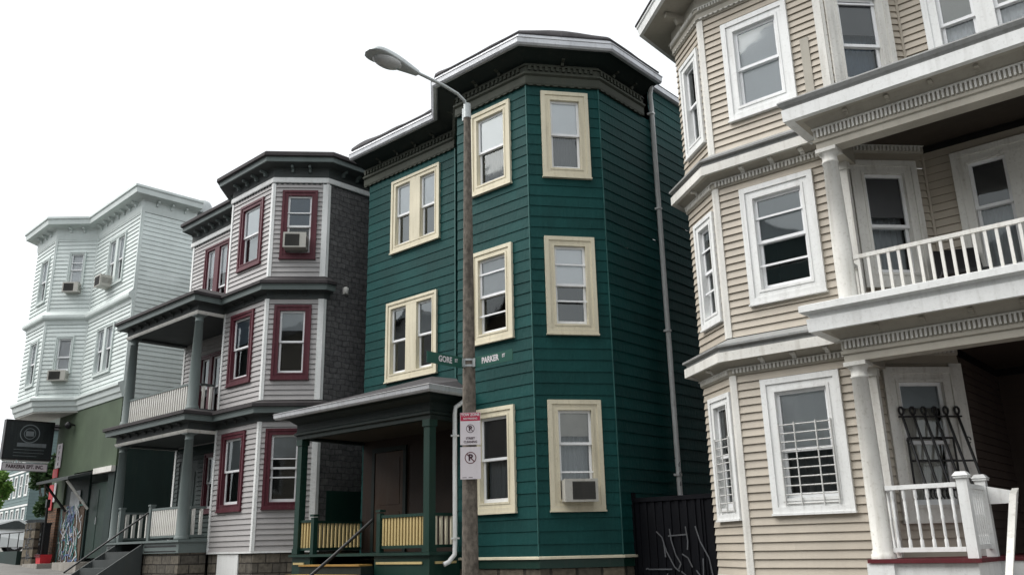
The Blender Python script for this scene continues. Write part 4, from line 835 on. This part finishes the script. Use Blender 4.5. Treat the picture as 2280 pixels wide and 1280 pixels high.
porch_entab(4.93, 5.33, 5.64); porch_entab(2.08, 2.46, 2.83, True)
for z0, z1, mt, mc in ((5.36, 5.60, "frieze_cream", "brown_ceiling"), (2.50, 2.80, "frieze_cream", "brown_ceiling")):
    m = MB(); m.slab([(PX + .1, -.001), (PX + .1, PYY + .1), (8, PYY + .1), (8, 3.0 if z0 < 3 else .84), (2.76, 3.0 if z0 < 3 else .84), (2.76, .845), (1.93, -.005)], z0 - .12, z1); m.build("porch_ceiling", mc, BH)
for z0, z1 in ((2.83, 4.93), (-.22, 2.08)):
    for x in (PX + .115, PX + 4.2): column(BH, x, PYY + .115, z0, z1, .118 if z0 > 0 else .112, .095, "white_worn", base=(z0 < 0), cap=.10)
for z0, z1 in ((2.83, 4.93), (-.22, 2.08)):
    m = MB(); m.box(PX + .0, PX + .15, -.14, -.045, z0, z1); m.box(PX - .02, PX + .17, -.16, -.05, z1 - .1, z1 - .001); m.build("pilaster", "white_worn", BH)
railing(BH, (PX + .24, PYY + .115), (PX + 4.1, PYY + .115), 2.82, 3.43, .118, .034, "white_worn", "white_worn", bottom=False, top_w=.05)
railing(BH, (PX + .115, -.15), (PX + .115, PYY + .24), 2.82, 3.43, .118, .034, "white_worn", "white_worn", bottom=False, top_w=.05)
railing(BH, (PX + .24, PYY + .10), (2.88, PYY + .10), -.15, .59, .128, .042, "white", "white", turned=True, top_w=.06)
railing(BH, (PX + .115, -.15), (PX + .115, PYY + .24), -.15, .59, .10, .042, "white", "white", turned=True, top_w=.06)
railing(BH, (2.96, PYY + .16), (2.96, .05), -.13, .57, .085, .042, "white", "white", turned=True, top_w=.06)
for x, y in ((2.95, PYY + .10), (2.96, .10)):
    m = MB(); m.box(x - .055, x + .055, y - .055, y + .055, -.22, .63); m.box(x - .075, x + .075, y - .075, y + .075, .63, .655)
    m.add([(x - .085, y - .085, .655), (x + .085, y - .085, .655), (x + .085, y + .085, .655), (x - .085, y + .085, .655), (x - .05, y - .05, .70), (x + .05, y - .05, .70), (x + .05, y + .05, .70), (x - .05, y + .05, .70)], [(3, 2, 1, 0), (4, 5, 6, 7), (0, 1, 5, 4), (1, 2, 6, 5), (2, 3, 7, 6), (3, 0, 4, 7)]); m.build("newel_post", "white", BH)
m = MB(); m.hexa([(3.02, .06, .36), (3.32, .0, .36), (3.32, .05, .36), (3.02, .11, .36), (3.02, .06, .56), (3.32, .0, .49), (3.32, .05, .49), (3.02, .11, .56)]); m.build("rail_board", "white", BH)
m = MB(); m.hexa([(3.30, -1.27, -.60), (3.37, -1.27, -.60), (3.37, -1.13, -.48), (3.30, -1.13, -.48), (3.30, -.22, .45), (3.37, -.22, .45), (3.37, -.04, .52), (3.30, -.04, .52)]); m.build("stair_handrail", "white_worn", BH)
m = MB(); m.slab([(PX - .02, .02), (PX - .02, PYY - .06), (3.05, PYY - .06), (3.05, .18), (8, .18), (8, 3.0), (2.76, 3.0), (2.76, .84), (1.93, -.01)], -.265, -.222); m.build("porch_floor", "dark_red", BH)
m = MB(); m.sweep([(PX + .02, .0), (PX + .02, PYY), (3.0, PYY), (3.0, .2), (8, .2)], [(-.08, -1.9), (0, -1.9), (0, -.27), (-.08, -.27)]); m.build("porch_skirt", "white", BH)
m = MB(); m.box(PX - .04, PX + .26, PYY - .04, PYY + .26, -.42, -.268); m.build("column_plinth", "white", BH)
m = MB()
for i in range(6): m.box(3.08, 4.9, .2 - .28 * (i + 1), .2 - .28 * i, -1.6, -.27 - .18 * (i + 1))
m.build("porch_steps", "concrete", BH)
m = MB(); m.sweep([Z_, A, D_, (2.2, .3)], [(-.06, -.52), (.02, -.52), (.03, -.44), (-.06, -.44)]); m.build("base_trim", "white", BH)
m = MB(); m.sweep([(-.80, 9.), Z_, A, D_, (2.2, .3)], [(-.08, -2.2), (-.02, -2.2), (-.02, -.52), (-.08, -.52)]); m.build("foundation", "stone", BH)

# ---- things on the beige upper porch
ch = thing("porch_chair", "dark folded lounge chair half hidden behind the upper porch railing", "chair", world_of(BH, 3.15, .2, 2.83), 25)
m = MB(); m.box(-.28, .28, -.25, .25, .28, .32); m.hexa([(-.28, .2, .3), (.28, .2, .3), (.28, .25, .3), (-.28, .25, .3), (-.28, .42, .78), (.28, .42, .78), (.28, .46, .78), (-.28, .46, .78)]); m.build("seat", "iron", ch)
for x, y in ((-.25, -.22), (.25, -.22), (-.25, .22), (.25, .22)): m = MB(); m.tube([(x, y, 0), (x, y, .3)], .015, 6); m.build("leg", "iron", ch)

# ================================================================== GATE between green and beige houses
gt = thing("metal_gate", "dark corrugated metal gate with pale scrawled graffiti between the green and beige houses", "gate", world_of(GH, .84, 1.45, -2.9), 1.5)
G = Face((0, 0), (2.0, 0)); H0, H1 = .1, 3.62; m = MB(); n = 26
for i in range(n): m.fbox(G, 2.0 * i / n, 2.0 * (i + 1) / n, -.02, .012 if i % 2 else -.006, H0, H1 + .02 * math.sin(i * 1.3))
m.build("panel", "gate_metal", gt)
m = MB(); m.fbox(G, 0, .06, -.05, .04, H0, H1 + .12); m.fbox(G, 1.94, 2.0, -.05, .04, H0, H1 + .12); m.fbox(G, .061, 1.939, -.05, .03, H1 - .04, H1 + .03); m.fbox(G, 1.28, 1.34, -.02, .03, H0, H1 - .05); m.build("frame", "gate_metal", gt)
m = MB(); EZ0 = 2.9
strokes = [[(.30, .10), (.42, -.02), (.50, -.30), (.66, -.62), (.76, -.70)], [(.60, .14), (.62, -.08), (.70, -.38), (.80, -.55), (.74, -.66)], [(.56, .0), (.95, .02)], [(.95, .18), (.98, -.1), (.96, -.28)], [(.84, -.36), (.96, -.44), (1.04, -.62)],
           [(1.16, .18), (1.24, -.12), (1.40, -.45), (1.46, -.85)], [(.10, -.66), (.60, -.66)], [(.02, -.66), (.06, -.64), (.10, -.67)], [(.50, -.74), (.46, -.92), (.60, -.93)], [(.32, -1.02), (.42, -.98)], [(.80, -.70), (.92, -.80), (1.06, -.98)], [(1.12, -.68), (1.22, -.82), (1.32, -.92), (1.44, -.86)], [(.46, -.14), (.48, -.42)], [(1.28, -.45), (1.26, -.8)]]
for k, st in enumerate(strokes):
    st = [(t * .86 + .22, z * .78 + .12) for t, z in st]
    for (ta, za), (tb, zb) in zip(st, st[1:]):
        nx, nz = -(zb - za), tb - ta; l = math.hypot(nx, nz) or 1; s = .011 / l; nx *= s; nz *= s; o = .0335 + k * .0006
        m.quad(G.pt(ta - nx, o, EZ0 + za - nz), G.pt(tb - nx, o, EZ0 + zb - nz), G.pt(tb + nx, o, EZ0 + zb + nz), G.pt(ta + nx, o, EZ0 + za + nz))
m.build("graffiti", "chalk", gt)

# ================================================================== STREET LAMP + SIGNS
LP = (-9.41, 8.97, gz(-9.41))
lp = thing("street_lamp", "tall grey concrete street lamp with a cobra head reaching over the road", "street lamp", LP)
Zl = EYE - LP[2]; m = MB()
m.tube([(0, 0, 0), (0, 0, 1.2), (0, 0, 4.0 + 0), (0, 0, 6.80 + Zl - 0.0)], [.125, .117, .094, .058], 18); m.tube([(0, 0, 0), (0, 0, .35)], .17, 16); m.build("pole", "concrete_pole", lp)
m = MB(); m.tube([(0, 0, 6.80 + Zl), (0, 0, 7.06 + Zl)], [.066, .060], 14); m.tube([(0, 0, 6.98 + Zl), (0, -.06, 7.10 + Zl), (0, -.22, 7.17 + Zl), (0, -.50, 7.20 + Zl), (0, -1.20, 7.21 + Zl)], .026, 10)
m.tube([(-.08, 0, 6.78 + Zl), (-.08, 0, 7.0 + Zl)], .03, 8); m.build("arm", "lamp_metal", lp)
def head(mb, zlo, up_, k=1.0, y0=-1.08, L=.98, flip=False):
    ny, nx = 18, 12; prof = []
    for i in range(ny + 1):
        s = i / ny; y = y0 - L * s
        wd = (.05 + .145 * math.sin(math.pi * min(1, s * .5 + .05) ) ** 1.6 * (1 if s < .75 else math.sqrt(max(0, 1 - ((s - .75) / .25) ** 2)) )) * k
        hh = (.045 + .10 * math.sin(math.pi * min(1, .1 + s * .75))) * (1 if s < .8 else math.sqrt(max(0, 1 - ((s - .8) / .2) ** 2))) * up_
        prof.append((y, max(wd, .004), hh))
    vs = []; fs = []
    for y, wd, hh in prof:
        for j in range(nx + 1): a = math.pi * j / nx; vs.append((wd * math.cos(a), y, zlo + hh * math.sin(a)))
    for i in range(ny):
        for j in range(nx): a = i * (nx + 1) + j; fs.append((a, a + 1, a + nx + 2, a + nx + 1))
    mb.add(vs, fs, 0, True)
zc = 7.18 + Zl
m = MB(); head(m, zc, 1.0); head(m, zc, -.28); o_ = m.build("lamp_head", "lamp_metal", lp)
m = MB(); ny, nx = 10, 20; vs = []; fs = []
for i in range(ny + 1):
    a = math.pi / 2 * i / ny
    for j in range(nx): b = 2 * math.pi * j / nx; vs.append((.155 * math.cos(a) * math.cos(b), -1.68 + .26 * math.cos(a) * math.sin(b), zc - .02 - .10 * math.sin(a)))
for i in range(ny):
    for j in range(nx): fs.append((i * nx + j, i * nx + (j + 1) % nx, (i + 1) * nx + (j + 1) % nx, (i + 1) * nx + j))
m.add(vs, fs, 0, True); m.build("lens", "lamp_lens", o_)
# name blades
def blade(direction, label, words, L, first):
    b = thing("street_sign", label, "street sign", (LP[0], LP[1], EYE + 2.59), direction, "street name blades on the lamp pole")
    G = Face((0, 0), (L, 0)); m = MB(); m.fbox(G, .12, L, -.006, .006, 0, .165); m.build("blade", "sign_green", b)
    m = MB(); m.box(.07, .15, -.02, .02, .02, .15); m.tube([(0, 0, .03), (0, 0, .06)], .100, 14); m.tube([(0, 0, .12), (0, 0, .15)], .100, 14); m.build("bracket", "lamp_metal", b)
    F = G if first else Face((L, 0), (0, 0)); c = L * (.50 if first else .42)
    m = MB(); add_text(m, F, c, .0065, .084, words[0], .125, sx=.80, bold=.004); m.build("lettering", "sign_white", b)
    m = MB(); add_text(m, F, c + (.28 if first else .22), .0065, .095, words[1], .07, sx=.8, bold=.002); m.build("lettering", "sign_white", b)
blade(0, "green street sign reading PARKER ST on the lamp pole", ("PARKER", "ST"), .92, True)
blade(-90, "green street sign reading GORE ST on the lamp pole", ("GORE", "ST"), .84, False)
# parking plates face the camera side of the pole
def plate(zlo, h, label, top):
    p = thing("parking_sign", label, "parking sign", (LP[0] + .05, LP[1] - .055, EYE + zlo), 38)
    G = Face((-.115, -.10), (.185, -.10)); w_ = .30; m = MB(); m.fbox(G, 0, w_, -.004, .004, 0, h); m.box(-.05, .07, -.10, -.0, h * .2, h * .26); m.box(-.05, .07, -.10, -.0, h * .75, h * .81); m.build("plate", "sign_white", p)
    m = MB(); c = (w_ / 2, h * (.50 if top else .66)); r = .062 if top else .085; k = 30
    for i in range(k):
        a0, a1 = 2 * math.pi * i / k, 2 * math.pi * (i + 1) / k
        m.quad(*[G.pt(c[0] + q * math.cos(a), .0055, c[1] + q * math.sin(a)) for q, a in ((r * .86, a0), (r, a0), (r, a1), (r * .86, a1))])
    s = r * .9 * .7071; d = r * .06
    m.quad(G.pt(c[0] - s - d, .0062, c[1] + s - d), G.pt(c[0] + s - d, .0062, c[1] - s - d), G.pt(c[0] + s + d, .0062, c[1] - s + d), G.pt(c[0] - s + d, .0062, c[1] + s + d))
    m.build("symbol", "dark_red" if not top else "sign_ink", p)
    m = MB(); add_text(m, G, c[0], .005, c[1], "P", r * 1.5, bold=.005)
    if top: add_text(m, G, c[0], .005, h * .20, "STREET", .045, sx=.9, bold=.001); add_text(m, G, c[0], .005, h * .09, "CLEANING", .045, sx=.9, bold=.001)
    else: m.fbox(G, .03, .09, .004, .005, .02, .028); m.fbox(G, .12, .18, .004, .005, .02, .028)
    m.build("lettering", "sign_ink", p)
    if top:
        m = MB(); m.fbox(G, .005, w_ - .005, .004, .0048, h * .74, h - .004); m.build("header", "sign_red", p)
        m = MB(); add_text(m, G, c[0], .0052, h * .93, "TOW ZONE", .052, sx=.95, bold=.002); add_text(m, G, c[0], .0052, h * .81, "NO PARKING", .036, sx=.95, bold=.001); m.build("header_lettering", "sign_white", p)
plate(1.44, .47, "parking sign with a red TOW ZONE header, upper plate on the lamp pole", True)
plate(.95, .46, "white no parking sign with a barred P, lower plate on the lamp pole", False)

# ================================================================== FAR LEFT: trees, teal house, cars
def tree(x, y, z, h, r, label, mat="leaves", n=1500, seed=1, trunk=.16, squash=1.0, ls=.16):
    rnd = random.Random(seed); t = thing("street_tree", label, "tree", (x, y, z), 0)
    m = MB(); m.tube([(0, 0, -.2), (.05, .03, h * .25), (.0, .1, h * .5), (.05, 0, h * .8)], [trunk, trunk * .8, trunk * .5, trunk * .15], 8)
    lobes = []
    for k in range(11):
        a = rnd.uniform(0, 6.28); rr = rnd.uniform(.25, .75) * r; zz = h * rnd.uniform(.42, .9); c = Vector((rr * math.cos(a), rr * math.sin(a), zz)); lobes.append((c, rnd.uniform(.28, .5) * r))
        m.tube([(0, .05, h * .35), c * .6 + Vector((0, 0, h * .12)), c], [trunk * .4, trunk * .2, .01], 5)
    m.build("trunk", "bark", t); q = MB()
    for i in range(n):
        c, rr = lobes[rnd.randrange(len(lobes))]; d = Vector((rnd.gauss(0, 1), rnd.gauss(0, 1), rnd.gauss(0, 1) * squash)).normalized() * rr * rnd.random() ** .45
        p = c + d; u = Vector((rnd.gauss(0, 1), rnd.gauss(0, 1), rnd.gauss(0, .6))).normalized(); v = u.cross(Vector((rnd.gauss(0, 1), rnd.gauss(0, 1), rnd.gauss(0, 1)))).normalized(); s = ls * rnd.uniform(.5, 1.2)
        q.add([p - u * s, p - v * s * .55, p + u * s, p + v * s * .55], [(0, 1, 2, 3)])
    q.build("crown", mat, t)
tree(-40.1, 13.7, gz(-40.1) - .1, 4.4, .72, "small dark tree right beside the shop corner", "leaves_dark", 2600, 3, .10, ls=.13)
tree(-45.2, 13.1, gz(-45.2) - .1, 3.7, .62, "bright green tree at the far left edge", "leaves_bright", 2600, 5, .12, ls=.15)
tree(-90, 31, gz(-80), 9, 4.0, "tall tree behind the teal house", "leaves", 2200, 9, .2, ls=.35)
fg = thing("teal_house", "distant teal grey house with white framed windows behind the trees", "house", (-82, 25.2, gz(-78) - 1.0), -6)
F = Face((-6, 0), (6, 0)); hs_ = []
for i in range(6):
    for k in range(3): hs_.append((.6 + i * 1.95, 1.6 + i * 1.95, 1.2 + k * 2.7, 2.9 + k * 2.7))
m = MB(); lap(m, F, 0, 12, 0, 9, .25, hs_); m.build("wall", "teal_siding", fg)
m = MB(); FQ = Face((6, 0), (6, 8)); lap(m, FQ, 0, 8, 0, 9, .25); m.quad((-6, 8, 0), (-6, 0, 0), (-6, 0, 9), (-6, 8, 9)); m.quad((6, 8, 0), (-6, 8, 0), (-6, 8, 9), (6, 8, 9)); m.build("wall", "teal_siding", fg)
m = MB(); m.add([(-6.3, -.3, 9), (6.3, -.3, 9), (6.3, 8.3, 9), (-6.3, 8.3, 9), (-6.3, 4, 11.5), (6.3, 4, 11.5)], [(0, 1, 5, 4), (2, 3, 4, 5), (1, 2, 5), (3, 0, 4), (3, 2, 1, 0)]); m.build("roof", "roofing", fg)
for h in hs_:
    m = MB(); ring(m, F, h[0] - .05, h[1] + .05, h[2] - .05, h[3] + .05, .14, 0, .06); m.fbox(F, h[0], h[1], -.03, .02, (h[2] + h[3]) / 2 - .04, (h[2] + h[3]) / 2 + .04); w_ = m.build("window", "white", fg)
    m = MB(); m.quad(F.pt(h[0], -.03, h[2]), F.pt(h[1], -.03, h[2]), F.pt(h[1], -.03, h[3]), F.pt(h[0], -.03, h[3])); m.build("pane", "lamp_lens", w_)
m = MB()
for k in range(1, 3): m.fbox(F, 0, 12, 0.02, .06, k * 2.75 + .3, k * 2.75 + .45)
m.build("belt_trim", "white", fg)

def car(x, y, z, yaw_, label, paintmat="car_paint"):
    c = thing("parked_car", label, "car", (x, y, z), yaw_, "cars parked on the side street")
    side_ = [(-2.2, .35), (-2.25, .75), (-2.1, .92), (-1.55, 1.0), (-.95, 1.40), (.55, 1.45), (1.25, 1.02), (2.05, .88), (2.2, .65), (2.2, .35)]
    m = MB(); n = len(side_)
    def w(zv): return .86 if zv < 1.01 else .66
    vs = [(px_, -w(pz_), pz_) for px_, pz_ in side_] + [(px_, w(pz_), pz_) for px_, pz_ in side_]
    m.add(vs, [tuple(range(n)), tuple(range(n, 2 * n))[::-1]] + [(i, n + i, n + (i + 1) % n, (i + 1) % n) for i in range(n)]); m.build("body", paintmat, c)
    m = MB()
    for s in (-1, 1):
        m.add([(-1.35, s * .80, 1.04), (1.05, s * .80, 1.04), (.50, s * .685, 1.37), (-.90, s * .685, 1.37)], [(0, 1, 2, 3)])
    m.add([(1.21, -.70, 1.06), (1.21, .70, 1.06), (.60, .60, 1.425), (.60, -.60, 1.425)], [(0, 1, 2, 3)]); m.add([(-1.5, -.70, 1.05), (-1.5, .70, 1.05), (-1.01, .60, 1.37), (-1.01, -.60, 1.37)], [(0, 1, 2, 3)]); m.build("windows", "sign_black", c)
    for wx in (-1.35, 1.4):
        for s in (-1, 1):
            m = MB(); m.tube([(wx, s * .70, .33), (wx, s * .90, .33)], .33, 18); wo = m.build("wheel", "rubber", c)
            m = MB(); m.tube([(wx, s * .895, .33), (wx, s * .91, .33)], .19, 14); m.build("rim", "aluminium", wo)
    for s in (-1, 1): m = MB(); m.box(2.15, 2.23, s * .72 - .14, s * .72 + .14, .62, .76); m.build("headlight", "sash", c)
car(-40.9, 12.35, gz(-41) - .14, 80, "white parked car at the far left end of the side street")
car(-44.0, 15.2, gz(-44) - .14, 80, "dark parked car behind the white car at the far left", "sign_black")
fn = thing("iron_fence", "low black iron railing on a concrete wall past the shop corner", "fence", (-31.2, 10.05, gz(-31.2)), 0)
m = MB(); m.box(-2.2, 0, -.1, .1, -.2, .42); m.build("base_wall", "teal_dark", fn)
m = MB(); m.tube([(-2.2, 0, 1.0), (0, 0, 1.0)], .02, 6)
for k in range(3): m.tube([(-2.15 + k * .9, 0, .4), (-2.15 + k * .9, 0, 1.0)], .016, 5)
m.build("rail", "iron", fn)
hg = thing("graffiti_wall", "low stone wall daubed with graffiti next to the shop corner", "wall", (-30.5, 10.15, gz(-30.3)), 0)
m = MB(); m.box(-.5, .42, -.12, .12, -.3, 1.3); m.build("stones", "stone", hg)
m = MB()
for k in range(9):
    x0_ = random.uniform(-.45, .18); z0_ = random.uniform(.1, 1.0); m.box(x0_, x0_ + .04, -.128, -.122, z0_, z0_ + .25); m.box(x0_, x0_ + .2, -.130, -.124, z0_ + .1, z0_ + .13)
m.build("graffiti", "chalk", hg)

# ================================================================== HOUSES ACROSS THE STREET (seen only in the window glass)
for k, (x, wd, hh, mt, lb) in enumerate([(-34, 10, 9.8, "grey_siding", "grey gabled house across the road, seen only reflected, farthest left"), (-22.5, 9, 10.4, "dark_brick_side", "brown gabled house across the road, seen only reflected"), (-12, 9, 9.6, "teal_siding", "teal gabled house across the road, seen only reflected"),
                                         (-1.5, 9, 10.2, "beige_siding", "beige gabled house across the road, seen only reflected"), (9, 9, 9.8, "grey_siding", "grey gabled house across the road, seen only reflected, farthest right")]):
    hx = thing("house_across_street", lb, "house", (x, -6.6, gz(x)), 180, "houses across the road")
    F = Face((-wd / 2, 0), (wd / 2, 0)); m = MB(); dp = 10
    m.quad(*[(-wd / 2, 0, -.5), (wd / 2, 0, -.5), (wd / 2, 0, hh), (-wd / 2, 0, hh)]); m.quad((wd / 2, 0, -.5), (wd / 2, dp, -.5), (wd / 2, dp, hh), (wd / 2, 0, hh)); m.quad((-wd / 2, dp, -.5), (-wd / 2, 0, -.5), (-wd / 2, 0, hh), (-wd / 2, dp, hh)); m.quad((wd / 2, dp, -.5), (-wd / 2, dp, -.5), (-wd / 2, dp, hh), (wd / 2, dp, hh))
    m.add([(-wd / 2, 0, hh), (wd / 2, 0, hh), (0, 0, hh + 2.6)], [(0, 1, 2)]); m.build("wall", mt, hx)
    m = MB(); m.quad((-wd / 2 - .3, -.4, hh - .2), (0, -.4, hh + 2.7), (0, dp, hh + 2.7), (-wd / 2 - .3, dp, hh - .2)); m.quad((wd / 2 + .3, -.4, hh - .2), (wd / 2 + .3, dp, hh - .2), (0, dp, hh + 2.7), (0, -.4, hh + 2.7)); m.build("roof", "roofing", hx)
    for i in range(3):
        for j in range(3):
            t = wd * (.2 + .3 * i); z = 1.2 + 2.9 * j; m = MB(); ring(m, F, t - .55, t + .55, z, z + 1.7, .12, 0, .05); w_ = m.build("window", "white", hx); m = MB(); m.fbox(F, t - .43, t + .43, .0, .01, z + .12, z + 1.58); m.build("pane", "sign_black", w_)
